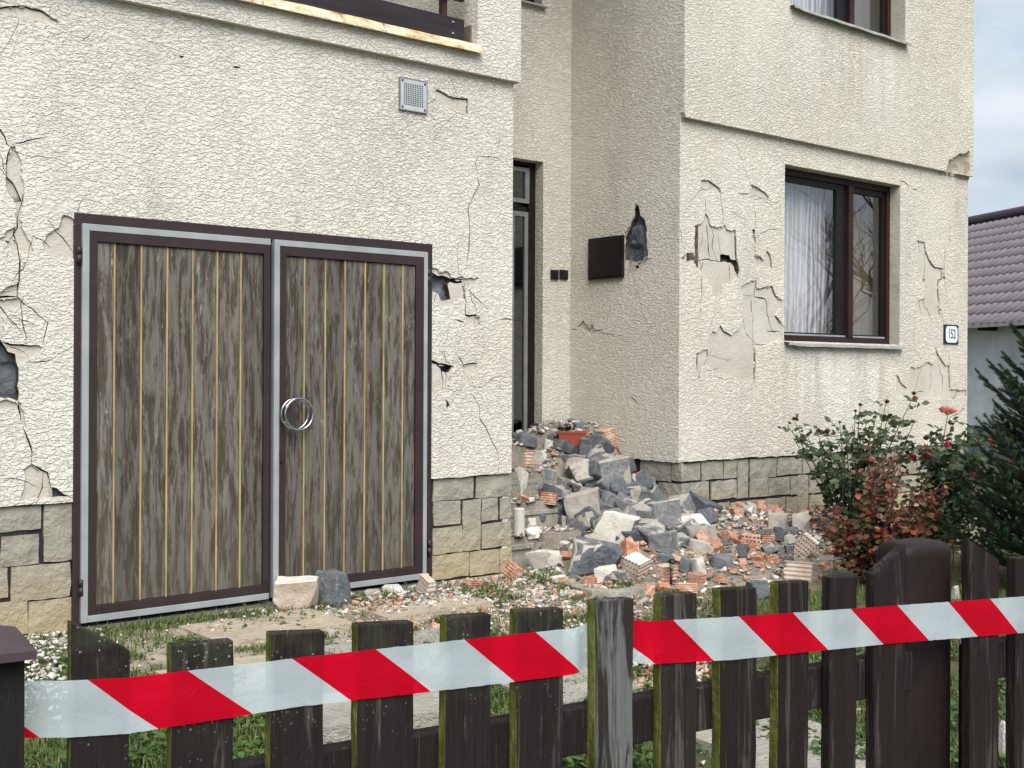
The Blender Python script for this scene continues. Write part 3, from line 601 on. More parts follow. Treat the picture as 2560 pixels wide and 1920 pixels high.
# windows of the right wing
def window(z0, z1, label):
    w = empty('window'); w.parent = house; w['label'] = label
    y = .108; xm = hw(*zz('G', 655, 800), y)[0]; xl = hw(*zz('G', 560, 800), y + .02)[0]
    MB().box(WT0 - .02, WT0 + .05, y, y + .07, z0, z1).box(WT1 - .055, WT1 - .004, y, y + .07, z0, z1 - .004).box(xm - .035, xm + .035, y - .012, y + .07, z0 + .055, z1 - .06).box(WT0 + .05, WT1 - .055, y, y + .07, z0, z0 + .055).box(WT0 + .05, WT1 - .055, y, y + .07, z1 - .06, z1 - .004).build('frame', FRAME, w, bevel=.004)
    for a, b, s in ((WT0 + .05, xm - .035, .15), (xm + .035, WT1 - .055, .05)):
        f = MB(); yy = y + .022
        for p, q, r, t in ((a, a + .045, z0 + .055, z1 - .06), (b - s, b, z0 + .055, z1 - .06), (a + .045, b - s, z0 + .055, z0 + .085), (a + .045, b - s, z1 - .115, z1 - .06)): f.box(p, q, yy, yy + .045, r, t)
        sash = f.build('sash', FRAME_D, w, bevel=.003)
        MB().add([(a + .045, yy + .02, z0 + .085), (b - s, yy + .02, z0 + .085), (b - s, yy + .02, z1 - .115), (a + .045, yy + .02, z1 - .115)], [(0, 1, 2, 3)]).build('pane', GLASS, sash)
        MB().box(a + .02, b - .02, yy - .012, yy - .002, z0 + .058, z0 + .072).build('drip_bar', ALU, sash)
    # net curtains: gathered sheets
    def cloth(x0, x1, yc, amp, wl, mat, name, zlo=z0 + .02, zhi=z1 - .02):
        b = MB(); nx = int((x1 - x0) / .012); nz = 14
        for j in range(nz + 1):
            z = zlo + (zhi - zlo) * j / nz
            for i in range(nx + 1):
                x = x0 + (x1 - x0) * i / nx; b.v.append((x, yc + amp * math.sin(x * 6.283 / wl + .5 * math.sin(x * 3.1) + .1 * j) + .3 * amp * math.sin(x * 41 + z * 2), z))
        for j in range(nz):
            for i in range(nx): b.f.append((j * (nx + 1) + i, j * (nx + 1) + i + 1, (j + 1) * (nx + 1) + i + 1, (j + 1) * (nx + 1) + i)); b.m.append(0)
        b.build(name, mat, w, True)
    cloth(WT0 - .1, xm + .22, .30, .02, .17, LACE, 'lace_curtain'); cloth(WT0 - .1, xm - .24, .38, .03, .24, SHEER, 'sheer_curtain')
    cloth(xm + .30, WT1 + .12, .34, .035, .16, DRAPE, 'ochre_drape')
    MB().box(WT0 - .02, WT1 + .012, y - .003, y + .01, z0 - .018, z0 - .001).build('sill_plate', SILL, w)
    ys = .0 if z0 < 3 else -OV
    s = MB(); nn = 30
    for i in range(nn + 1):
        x = WT0 - .005 + (WT1 + .025 - WT0) * i / nn; d = .0018 * math.sin(i * .9) + (.008 if i < 2 else 0)
        s.v += [(x, y, z0 + .004), (x, ys - .055, z0 - .022 + d), (x, ys - .058, z0 - .044 + d), (x, ys - .05, z0 - .046 + d), (x, ys - .045, z0 - .03 + d)]
    for i in range(nn):
        for k in range(4): s.f.append((i * 5 + k, i * 5 + 1 + k, i * 5 + 6 + k, i * 5 + 5 + k)); s.m.append(0)
    s.build('sill', SILL, w)
    # plastered reveal and a dim room behind it
    ys = .004 if z0 < 3 else -OV + .004; r = MB(); r.box(WT0 - .03, WT0 + .003, ys, y + .06, z0 - .02, z1 + .02); r.box(WT1 - .003, WT1 + .03, ys, y + .06, z0 - .02, z1 + .02); r.box(WT0 + .003, WT1 - .003, ys, y + .06, z1 - .003, z1 + .03); r.box(WT0 + .003, WT1 - .003, ys, y + .06, z0 - .06, z0 - .048)
    r.build('reveal', BASE, w)
    bx = MB().box(WT0 - .6, WT1 + .6, .26, 2.6, z0 - .8, z1 + .3); bx.f = [q for i, q in enumerate(bx.f) if i != 2]; bx.m = bx.m[1:]; bx.build('room', ROOM, w)
window(WZ0, WZ1, 'ground floor window with lace curtain and tree reflections'); window(UZ0, UZ1, 'upper floor window cut by the picture edge')

# roof, added to block sky light, and the far walls (outside the picture)
MB().box(W2 - .25, W2, .22, 7, 0, Z_TOP).box(-6.5, -6.3, .22, 7, 0, Z_TOP).box(-6.5, W2, 6.8, 7, 0, Z_TOP).box(W1 + .22, W1 + .30, SIDE_Y + .3, 6.8, 0, Z_TOP).box(-.03, .028, .118, 6.7, Z_LED, Z_TOP - .01).build('outer_wall', RENDER, house)
rf = MB(); rf.add([(-7, -.5, Z_TOP + .2), (W2 + .4, -.5, Z_TOP + .2), (W2 + .4, 3.5, 8.6), (-7, 3.5, 8.6), (-7, 7.5, Z_TOP + .2), (W2 + .4, 7.5, Z_TOP + .2)], [(0, 1, 2, 3), (3, 2, 5, 4), (0, 3, 4), (1, 5, 2), (0, 4, 5, 1)])
rf.build('roof', m_plain('unseen_roof', (.2, .08, .06), .7), house)

# plinth of split stones with raked joints
pl = empty('plinth'); pl.parent = house
PB = .031
for q in ((-6.5, GT0, PB, .3), (GT1, -.018, PB, .3), (W1 + PB, W2 - .02, PB, .3), (W1 + PB + .001, W1 + .3, .301, SIDE_Y + .2)): MB().box(*q, -.2, Z_PL - .004).build('mortar_bed', JOINT, pl)
STONE_MESH = {}
def pstone(t0, t1, z0, z1, side=False):
    b = MB(); nx, nz = max(2, int((t1 - t0) / .05)), max(2, int((z1 - z0) / .05)); g = []
    dd = random.uniform(-.004, .004)
    for j in range(nz + 1):
        for i in range(nx + 1):
            u = t0 + (t1 - t0) * i / nx; v = z0 + (z1 - z0) * j / nz; ed = (i in (0, nx)) or (j in (0, nz))
            d = .018 + dd + (.003 if ed else 0) + .004 * fbm(u * 11, v * 11, 7)
            uu, vv = u + (random.uniform(-.004, .004) if ed else 0), v + (random.uniform(-.004, .004) if ed else 0)
            b.v.append((uu, d, vv) if not side else (W1 + d, uu, vv))
    for j in range(nz):
        for i in range(nx): b.f.append((j * (nx + 1) + i, j * (nx + 1) + i + 1, (j + 1) * (nx + 1) + i + 1, (j + 1) * (nx + 1) + i)); b.m.append(0)
    n = len(b.v); ring = [i for i in range(nx + 1)] + [j * (nx + 1) + nx for j in range(1, nz + 1)] + [nz * (nx + 1) + i for i in range(nx - 1, -1, -1)] + [j * (nx + 1) for j in range(nz - 1, 0, -1)]
    for i in ring:
        p = b.v[i]; b.v.append((p[0], PB + .01, p[2]) if not side else (W1 + PB + .01, p[1], p[2]))
    m = len(ring)
    for k in range(m): b.f.append((ring[k], n + k, n + (k + 1) % m, ring[(k + 1) % m])); b.m.append(0)
    b.build('stone', PLINTH_S, pl)
def prects(k, rows, side=False):
    for x0, y0, x1, y1 in rows:
        if side:
            a = hs(*zz(k, x0, (y0 + y1) / 2)); c = hs(*zz(k, x1, (y0 + y1) / 2)); z1 = hs(*zz(k, (x0 + x1) / 2, y0))[1]; z0 = hs(*zz(k, (x0 + x1) / 2, y1))[1]
        else:
            a = hw(*zz(k, x0, (y0 + y1) / 2), .02); c = hw(*zz(k, x1, (y0 + y1) / 2), .02); z1 = hw(*zz(k, (x0 + x1) / 2, y0), .02)[1]; z0 = hw(*zz(k, (x0 + x1) / 2, y1), .02)[1]
        pstone(min(a[0], c[0]) - .001, max(a[0], c[0]) + .001, z0 - .0, min(z1, Z_PL - .008), side)
prects('Q3', [(-150,520,175,640),(190,512,318,765),(5,655,168,785),(-160,655,-8,785),(-120,800,35,930),(48,780,302,930),(-60,945,118,1090),(125,930,310,1085),(-80,1100,100,1170),(110,1092,300,1170),(-240,945,-70,1090)])
prects('D', [(92,948,370,1105),(388,930,632,1085),(95,1115,280,1280),(295,1105,418,1455),(432,1095,540,1250),(556,1090,632,1235),(92,1295,290,1475),(432,1265,630,1430),(88,1480,338,1645),(345,1455,545,1620),(552,1440,632,1600)])
prects('R3', [(585,240,795,420),(810,218,1030,410),(1042,210,1172,395),(1183,205,1290,600),(1308,190,1580,390),(1600,178,1845,350),(1858,160,2062,335),(585,455,680,650),(695,435,885,630),(905,420,1165,610),(1312,395,1500,590),(1512,385,1720,570),(1735,375,1790,555),
              (585,690,840,960),(850,668,955,960),(970,650,1095,965),(1110,635,1395,850),(1410,605,1675,810),(1690,590,1800,760),(1112,865,1215,1040),(1225,850,1440,1030),(1455,825,1700,1010),(1812,365,1905,740),(1712,780,1900,990)])
prects('R4', [(80,640,280,785),(290,625,460,770),(475,608,760,755),(190,800,240,950),(250,795,335,1060),(345,785,490,935),(500,775,760,925),(345,945,560,1090),(572,935,760,1080),(260,1075,500,1220),(510,1090,760,1210)])
prects('R3', [(150,215,465,420),(340,450,578,650),(478,238,578,425),(250,680,578,900),(0,440,330,640)], True)
t = hw(*zz('R4', 775, 700), .02)[0]
for r_, (za, zb) in enumerate(((.63, .745), (.49, .615), (.33, .475), (.15, .315), (0, .135))):
    x = t + r_ * .05
    while x < W2 - .06:
        w = random.uniform(.14, .36); pstone(x, min(x + w, W2 - .03), za, zb); x += w + .014

# garage gate: steel frame and two plank leaves
gf = MB().box(GT0 + .001, GT0 + .045, -.006, .09, 0, GZ1 - .001).box(GT1 - .035, GT1 - .001, -.006, .09, 0, GZ1 - .001).box(GT0 + .045, GT1 - .035, -.006, .09, GZ1 - .06, GZ1 - .001)
gf.build('garage_frame', STEEL, house, bevel=.003); MB().box(GT0 + .046, GT1 - .036, .015, .09, -.1, .075).build('garage_sill', CONC, house, bevel=.004); MB().box(GT0, GT1, .10, .12, 0, GZ1).build('garage_dark', BLACK, house)
LB = .105; LT = (hw(205, 560, -.02)[1] + hw(1066, 629, -.02)[1]) / 2
def leaf(x0, x1, strips, p0, p1, silver, label):
    L = empty('garage_door_leaf'); L.parent = house; L['label'] = label
    s = .036; b = MB(); Y0, Y1 = -.024, .02
    if 'l' in silver: b.box(x0, x0 + s, Y0 - .004, Y1, LB, LT)
    if 'r' in silver: b.box(x1 - s * .8, x1, Y0 - .004, Y1, LB, LT)
    a = x0 + (s if 'l' in silver else 0); c = x1 - (s * .8 if 'r' in silver else 0)
    b.box(a, c, Y0 - .003, Y1, LT - s, LT).box(a, c, Y0 - .003, Y1, LB, LB + s); b.build('metal_edging', ALU, L, bevel=.002)
    zb, zt = LB + .085, LT - s - .055
    MB().box(a, p0, Y0, Y1, LB + s, LT - s).box(p1, c, Y0, Y1, LB + s, LT - s).box(p0, p1, Y0, Y1, zt, LT - s).box(p0, p1, Y0, Y1, LB + s, zb).build('steel_border', STEEL, L, bevel=.002)
    e = [p0] + strips + [p1]
    for i in range(len(e) - 1):
        u0, u1 = e[i] + (.006 if i else .001), e[i + 1] - (.006 if i < len(e) - 2 else .001)
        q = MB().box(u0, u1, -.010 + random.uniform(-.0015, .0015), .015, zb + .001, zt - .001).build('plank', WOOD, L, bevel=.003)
    for u in strips: MB().box(u - .0048, u + .0048, -.013, .01, zb + .001, zt - .001).build('bead', BRASSY, L)
    MB().box(p0, p1, .012, .016, zb, zt).build('backing', BLACK, L)
    return L
q1 = lambda x, y=1250: hw(*zz('Q1', x, y), -.01)[0]
l1 = leaf(q1(352), q1(1163), [q1(v) for v in (494, 610, 722, 832, 938, 1040)], q1(418), q1(1137), 'l', 'wide weathered plank leaf with six yellow beads')
l2 = leaf(q1(1180), q1(1842), [q1(v) for v in (1315, 1405, 1490, 1577, 1658, 1740)], q1(1232), q1(1793), 'lr', 'narrower weathered plank leaf with the ring handle')
def torus(b, c, R, r, n=40, k=8, m=0, ax='y'):
    o = len(b.v)
    for i in range(n):
        a = 6.2832 * i / n
        for j in range(k):
            w = 6.2832 * j / k; rr = R + r * math.cos(w); b.v.append((c[0] + rr * math.cos(a), c[1] + r * math.sin(w), c[2] + rr * math.sin(a)))
    for i in range(n):
        for j in range(k): b.f.append((o + i * k + j, o + ((i + 1) % n) * k + j, o + ((i + 1) % n) * k + (j + 1) % k, o + i * k + (j + 1) % k)); b.m.append(m)
    return b
rc = hw(*zz('Q3', 1290, 130), -.075); RR = abs(hw(*zz('Q3', 1290, 62), -.075)[1] - rc[1])
hb = MB(); torus(hb, (rc[0], -.082, rc[1]), RR, .0072); torus(hb, (rc[0] - .012, -.052, rc[1]), RR * .97, .006)
for dz in (.55, -.55): hb.tube([(rc[0] - RR * .8, -.085, rc[1] + dz * RR), (rc[0] - RR * .85, .0, rc[1] + dz * RR)], .009, 8)
hb.build('ring_handle', CHROME, l2, True)
lk = hw(*zz('Q3', 1214, 310), -.03); MB().box(lk[0] - .008, lk[0] + .012, -.036, -.022, lk[1] - .035, lk[1] + .03).build('lock_plate', STEEL, l2)
for (k, x, y0, y1), L in ((('Q1', 342, 1065, 1135), l1), (('Q3', 350, 845, 915), l1), (('Q3', 1855, 675, 740), l2), (('Q1', 1852, 1165, 1225), l2)):
    a = hw(*zz(k, x, y0), -.02); c = hw(*zz(k, x, y1), -.02); MB().tube([(a[0], -.02, c[1]), (a[0], -.02, (a[1] + c[1]) / 2)], .013, 10).tube([(a[0], -.02, (a[1] + c[1]) / 2 + .004), (a[0], -.02, a[1])], .0125, 10).build('hinge', STEEL, L, True)

# fixtures on the walls
a = hw(*zz('R8', 1439, 470)); c = hw(*zz('R8', 1595, 680)); VX0, VX1, VZ0, VZ1 = a[0], c[0], (c[1] + hw(*zz('R8', 1445, 655))[1]) / 2, (a[1] + hw(*zz('R8', 1587, 495))[1]) / 2
vent = empty('vent_grille', 'square pale grey perforated metal vent high on the garage wall', 'vent', loc=to_world(VX0, 0) + (VZ0,), rz=HROT)
VW, VH = VX1 - VX0, VZ1 - VZ0; holes = []
for i in range(11):
    for j in range(11):
        x = VW * (.16 + .68 * i / 10); z = VH * (.17 + .66 * j / 10); r = VW * .022; holes.append([(x - r, z - r), (x + r, z - r), (x + r, z + r), (x - r, z + r)])
sheet('perforated_plate', rect(0, VW, 0, VH), holes, -.014, .004, [m_plain('grey_vent_paint', (.46, .49, .52), .5, .4, .1, .12, 20)], vent, FM)
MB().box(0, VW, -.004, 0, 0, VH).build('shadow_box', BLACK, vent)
MB().box(-.006, 0, -.016, 0, -.006, VH + .006).box(VW, VW + .006, -.016, 0, -.006, VH + .006).box(0, VW, -.016, 0, -.006, 0).box(0, VW, -.016, 0, VH, VH + .006).build('frame', m_plain('vent_frame', (.22, .23, .25), .5, .4, .2), vent)
for sx in (.07, .93):
    for sz in (.07, .93): MB().tube([(VW * sx, -.014, VH * sz), (VW * sx, -.018, VH * sz)], .007, 8).build('screw', JOINT, vent)
y0, z1 = hs(*zz('E', 262, 752)); y1, z0 = hs(*zz('E', 558, 1080)); z1b = hs(*zz('E', 558, 718))[1]; z0b = hs(*zz('E', 265, 1113))[1]; z1 = (z1 + z1b) / 2; z0 = (z0 + z0b) / 2
ya, yb = min(y0, y1), max(y0, y1)
mbx = empty('meter_box', 'dark brown flush meter cabinet beside the hole in the recess wall', 'meter box', loc=to_world(W1, ya) + (z0,), rz=HROT)
MB().box(-.028, .0, 0, yb - ya, 0, z1 - z0).build('cabinet_frame', BROWNP, mbx, bevel=.004); dd = MB().box(-.036, -.028, .03, yb - ya - .025, .02, z1 - z0 - .02).build('cabinet_door', BROWNP, mbx, bevel=.003)
for zc in (.25, .75): MB().box(-.041, -.036, .012, .028, (z1 - z0) * zc - .03, (z1 - z0) * zc + .03).build('hinge', BROWNP, dd)
for x0, x1, nm in ((900, 950, 'left one of the two small brown square switches by the entrance'), (962, 1015, 'right one of the two small brown square switches by the entrance')):
    a = hw(*zz('C', x0, 897), SIDE_Y); c = hw(*zz('C', x1, 967), SIDE_Y); w_, h_ = c[0] - a[0], a[1] - c[1]
    s_ = empty('wall_switch', nm, 'switch', loc=to_world(a[0], SIDE_Y) + (c[1],), rz=HROT, group='switches beside the entrance')
    MB().box(0, w_, -.02, 0, 0, h_).build('cover', BROWNP, s_, bevel=.004); MB().box(w_ * .2, w_ * .8, -.026, -.02, h_ * .2, h_ * .8).build('rocker', BROWNP, s_, bevel=.003)
a = hw(*zz('H', 423, 1152)); c = hw(*zz('H', 518, 1287)); nw, nh = c[0] - a[0], (a[1] - c[1])
nb = empty('number_plate', 'white enamel house number plate reading 152 with dark blue border', 'sign', loc=to_world(a[0], 0) + (c[1],), rz=HROT)
MB().box(0, nw, -.012, 0, 0, nh).build('enamel_border', m_plain('dark_blue_enamel', (.010, .011, .025), .3, .5), nb, bevel=.003)
def rrect(x0, x1, z0, z1, r, y, n=6):
    p = []
    for cx_, cz_, s0 in ((x1 - r, z1 - r, 0), (x0 + r, z1 - r, 1), (x0 + r, z0 + r, 2), (x1 - r, z0 + r, 3)):
        for i in range(n + 1): w = (s0 + i / n) * math.pi / 2; p.append((cx_ + r * math.cos(w), y, cz_ + r * math.sin(w)))
    return p
b = MB(); q = rrect(nw * .10, nw * .92, nh * .08, nh * .92, nw * .16, -.0132); b.add(q, [tuple(range(len(q)))]); b.build('enamel_face', m_plain('white_enamel', (.72, .78, .82), .25, .5, var=.06), nb)
fc = bpy.data.curves.new('digits', 'FONT'); fc.body = '152'; fc.align_x = 'CENTER'; fc.align_y = 'CENTER'; fc.size = 1; fc.extrude = .004; fc.offset = .012
fo = bpy.data.objects.new('digits', fc); C.objects.link(fo); dg = bpy.context.evaluated_depsgraph_get(); fm_ = bpy.data.meshes.new_from_object(fo.evaluated_get(dg)); bpy.data.objects.remove(fo)
fm_.materials.clear(); fm_.materials.append(BLACK); fm_.transform(Matrix.Translation((nw * .52, -.0136, nh * .5)) @ Matrix.Rotation(math.pi / 2, 4, 'X') @ Matrix.Diagonal((nw * .36, nh * .68, .1, 1))); link('digits', fm_, nb)

# entrance steps
st = empty('entrance_steps', 'four grey concrete entrance steps half buried under rubble', 'steps', loc=(OX, OY, 0), rz=HROT)
STP = [(.20, .215), (.45, .415), (.70, .62), (.95, LAND)]
for i, (y, z) in enumerate(STP):
    y2 = STP[i + 1][0] if i < 3 else DY
    s_ = MB().box(.004, W1 + .015 if i < 3 else W1 + .012, y, y2 + .02, -.1 if i == 0 else STP[i - 1][1] - .02, z - .035).build('step', CONC, st)
    MB().box(.001, W1 + .018, y - .02, y2 + .004, z - .035, z).build('tread', CONC, s_, bevel=.004)

# ------------------------------------------------------------------ ground and paving
GROUND = m_ground()
def ground_z(X, Y): f = min(1, max(0, (to_local(X, Y)[1] + 1.1) / 1.05)); return .018 * fbm(X * .9, Y * .9, 2.0, 3) * (1 - f) + .058 * f * f * (3 - 2 * f)
xs = [-400, -120, -40, -15] + [-8 + i * .25 for i in range(73)] + [16, 30, 80, 200, 500]; ys = [-60, -20, -6] + [-2 + i * .25 for i in range(65)] + [18, 26, 45, 90, 200, 700]
b = MB()
for Y in ys:
    for X in xs: b.v.append((X, Y, ground_z(X, Y) if -8 < X < 11 and -2 < Y < 15 else 0))
nx = len(xs)
for j in range(len(ys) - 1):
    for i in range(nx - 1): b.f.append((j * nx + i, j * nx + i + 1, (j + 1) * nx + i + 1, (j + 1) * nx + i)); b.m.append(0)
tag(b.build('ground', GROUND, smooth=True), 'patchy lawn and bare dusty soil in front of the house', kind='structure')
SLAB = m_dust('sandy_paving', (.40, .34, .25), (.54, .47, .36), .35); SLABG = m_dust('pale_paving', (.31, .295, .255), (.44, .42, .375), .35)
def slab(cx, cy, w, d, rz, mat, z=.03, h=.09):
    b = MB(); nx, ny = 6, 6
    for j in range(ny + 1):
        for i in range(nx + 1): b.v.append((w * (i / nx - .5) + (random.uniform(-.006, .006) if i in (0, nx) else 0), d * (j / ny - .5) + (random.uniform(-.006, .006) if j in (0, ny) else 0), .004 * random.random()))
    for j in range(ny):
        for i in range(nx): b.f.append((j * 7 + i, j * 7 + i + 1, j * 7 + i + 8, j * 7 + i + 7)); b.m.append(0)
    ring = [i for i in range(7)] + [j * 7 + 6 for j in range(1, 7)] + [42 + i for i in range(5, -1, -1)] + [j * 7 for j in range(5, 0, -1)]; n = len(b.v)
    for i in ring: p = b.v[i]; b.v.append((p[0], p[1], -h))
    m = len(ring)
    for k in range(m): b.f.append((ring[k], n + k, n + (k + 1) % m, ring[(k + 1) % m])); b.m.append(0)
    o = b.build('paving_slab', mat); o.location = (cx, cy, z + ground_z(cx, cy)); o.rotation_euler = (random.uniform(-.01, .01), random.uniform(-.01, .01), rz); return o
def local_slab(t, y, w, d, mat, label, z=.03):
    X, Y = to_world(t, y); o = slab(X, Y, w, d, HROT, mat, z); tag(o, label, 'paving slab', 'worn paving slabs'); return o
local_slab(-2.15, -.50, .80, .50, SLAB, 'sandy worn slab before the wide garage leaf')
local_slab(-2.62, -1.20, .75, .50, SLAB, 'dusty sand coloured slab half hidden behind the second picket')
local_slab(-1.16, -.52, .74, .48, SLAB, 'dusty slab under chips below the ring handle leaf')
local_slab(-1.75, -1.25, .78, .5, SLABG, 'chip strewn slab behind the third and fourth pickets')
for k, (px, py, w, d, rz, lb) in enumerate(((940, 1800, .62, .45, .5, 'raised concrete slab with mossy edge behind the fourth picket gap'), (1425, 1712, .5, .4, .6, 'pale slab under orange brick chips behind the grey picket'),
        (1900, 1835, .55, .42, .55, 'pale path slab seen between the ninth and tenth pickets'), (2060, 1895, .6, .42, .55, 'pale path slab with a brick smear low between dark pickets'), (1640, 1770, .5, .4, .58, 'pale path slab behind the two grey pickets'))):
    X, Y = gp(px, py, .04); tag(slab(X, Y, w, d, rz, SLABG if k else CONC, .04 if k else .10, .2), lb, 'paving slab', 'worn paving slabs')
X, Y = gp(900, 1905, .05)
kb = MB()
for i in range(13):
    u = -1.0 + i * .17
    kb.box(u, u + .165, -.05, .05, -.1, .05 + random.uniform(-.01, .012), 0)
ko = kb.build('kerb', m_picket('lichened_kerb', (.10, .10, .08), (.30, .31, .26), .46, .9)); ko.location = (X, Y, 0); ko.rotation_euler = (0, 0, .42); tag(ko, 'low lichen covered kerb edging the lawn near the fence', kind='structure')
# curved bed edging before the rubble
arc = MB(); pts = [gp(*zz('R2', x, y), .03) for x, y in ((880, 900), (1030, 950), (1200, 985), (1400, 1000), (1600, 985), (1760, 950), (1900, 890))]
for i in range(len(pts) - 1):
    for k in range(4):
        pass
P3 = []
for i in range(len(pts) - 1):
    for k in range(5): P3.append(tuple(pts[i][j] + (pts[i + 1][j] - pts[i][j]) * k / 5 for j in (0, 1)))
for i, (x, y) in enumerate(P3):
    d = Vector((P3[min(i + 1, len(P3) - 1)][0] - P3[max(0, i - 1)][0], P3[min(i + 1, len(P3) - 1)][1] - P3[max(0, i - 1)][1])).normalized(); n = Vector((-d.y, d.x)) * .045
    arc.v += [(x - n.x, y - n.y, -.1), (x - n.x, y - n.y, .06), (x + n.x, y + n.y, .062), (x + n.x, y + n.y, -.1)]
for i in range(len(P3) - 1):
    for k in range(3): arc.f.append((i * 4 + k, i * 4 + k + 1, i * 4 + k + 5, i * 4 + k + 4)); arc.m.append(0)
tag(arc.build('bed_edging', CONC, bevel=.008), 'curved concrete bed edging under the front of the rubble', 'edging')

# ------------------------------------------------------------------ neighbour's house with pressed-metal tile roof
E0 = (8.0, 21.0); ED = Vector((.26, -.966, 0)); UPD = Vector((.966, .26, 0)); PHI = math.radians(35)
nbh = empty('neighbour_house', 'neighbouring white house with mauve tiled roof beyond the corner', 'house', loc=(E0[0], E0[1], 0), rz=math.atan2(ED.y, ED.x))
# local: x along the eave, y = up-slope direction on plan
ez = CZ + 124 / 3000 * 21.0
up = Vector((0, math.cos(PHI), math.sin(PHI))); nrm = Vector((0, -math.sin(PHI), math.cos(PHI)))
WALLN = m_plain('neighbour_wall', (.66, .69, .71), .9, .1, var=.18, scale=2.5, bump=.01)
MB().box(-5.7, 7, .35, 6.5, -.1, ez + .18).build('wall', WALLN, nbh)
MB().box(-5.72, 7.02, .32, .35, -.1, .55).build('plinth', m_plain('neighbour_plinth', (.16, .19, .22), .8, .2), nbh)
TILE = m_plain('mauve_metal_tile', (.190, .165, .178), .5, .35, .05, .14, 3, rand=True)
roof = MB()
A = Vector((-6.0, 0, ez)); L = 12.6 * .35
roof.add([A - nrm * .03, Vector((7.2, 0, ez)) - nrm * .03, Vector((7.2, 0, ez)) + up * L - nrm * .03, A + up * L - nrm * .03], [(0, 1, 2, 3)])
B2 = [Vector((p[0], 2 * (up * L).y - p[1], p[2])) for p in roof.v[:2]]
roof.add([roof.v[3], roof.v[2], B2[1], B2[0]], [(0, 1, 2, 3)])
ro = roof.build('roof', TILE, nbh)
tm = MB(); nw_ = 9
for j, (s, hgt) in enumerate(((-.02, -.01), (-.02, .030), (.335, .006))):
    for i in range(nw_): x = .2 * i / (nw_ - 1); wv = .5 - .5 * math.cos(6.2832 * (i / (nw_ - 1))); wv = wv ** 1.5; tm.v.append(tuple(Vector((x, 0, 0)) + up * (s - .02 * wv * (s < 0)) + nrm * (hgt + .038 * wv * (j > 0))))
for j in range(2):
    for i in range(nw_ - 1): tm.f.append((j * nw_ + i, j * nw_ + i + 1, (j + 1) * nw_ + i + 1, (j + 1) * nw_ + i)); tm.m.append(0)
tme = tm.mesh('roof_tile', TILE, True); stf = MB(); cols = 60
for r_ in range(12):
    # only the part of each course that can be seen past the house corner is split into single tiles
    for c_ in range(cols):
        o_ = Vector((-5.9 + c_ * .2, 0, ez)) + up * (r_ * .35)
        w_ = Vector((E0[0], E0[1], 0)) + ED * o_.x + UPD * o_.y; px = CX + F * w_.x / w_.y
        if 2405 < px < 2640: link('roof_tile', tme, ro, loc=tuple(o_))
        else: stf.add([Vector(v) + o_ for v in tm.v], tm.f)
stf.build('tile_courses', TILE, ro, True)['kind'] = 'stuff'
MB().tube([A + up * L + nrm * .05, Vector((7.2, 0, ez)) + up * L + nrm * .05], .09, 10).build('ridge_cap', m_plain('ridge_purple', (.12, .075, .085), .5), ro, True)
MB().add([A + nrm * .07, A + nrm * .07 + Vector((-.14, 0, 0)), A + up * L + nrm * .07 + Vector((-.14, 0, 0)), A + up * L + nrm * .07, A - nrm * .12 + Vector((-.14, 0, 0)), A + up * L - nrm * .12 + Vector((-.14, 0, 0))], [(0, 1, 2, 3), (1, 4, 5, 2)]).build('verge_trim', m_plain('verge_red', (.12, .03, .035), .5), ro)
for i in range(11): x = -3.6 + i * .95; MB().box(x, x + .09, .02, .4, ez - .10, ez - .005).build('rafter_end', m_plain('rafter_brown', (.03, .02, .018), .8), nbh)
MB().box(-5.9, 7.1, -.05, -.02, ez - .05, ez + .01).build('eave_board', m_plain('eave_pale', (.4, .38, .36), .7), nbh)

# ------------------------------------------------------------------ picket fence
FT = 1.02737; FU = (math.sin(FT), math.cos(FT)); FO = (-.60077, 1.62)
fence = empty('picket_fence', 'dark stained wooden picket fence with scooped pickets beside thick posts', 'fence', (FO[0], FO[1], 0), math.atan2(FU[1], FU[0]))
PK_OLD = m_picket('lichen_picket', (.015, .0115, .011), (.090, .083, .072), .56, .9); PK_BARE = m_picket('bare_grey_picket', (.026, .022, .019), (.15, .155, .155), .46, .35); PK_NEW = m_picket('stained_picket', (.0135, .009, .008), (.062, .053, .047), .54, .06)
ALGAE = m_algae(); PK_MID = m_picket('half_bare_picket', (.020, .016, .014), (.085, .083, .078), .50, .35)
LE = [.006,.142,.289,.427,.58,.713,.87,1.016,1.154,1.298,1.436,1.561,1.856,2.007,2.15,2.29,2.43]; RE = [.085,.233,.373,.524,.665,.806,.953,1.099,1.244,1.379,1.511,1.653,1.952,2.09,2.235,2.375,2.515]
TOPS = [(1.11,1.062),(1.0625,1.060),(1.064,1.058),(1.062,1.057),(1.058,1.055),(1.0555,1.050),(1.058,1.0545),(1.053,1.050),(1.052,1.047),(1.051,1.048),(1.050,1.046),(1.046,1.097),(1.094,1.045),(1.044,1.042),(1.043,1.042),(1.043,1.041),(1.043,1.042)]
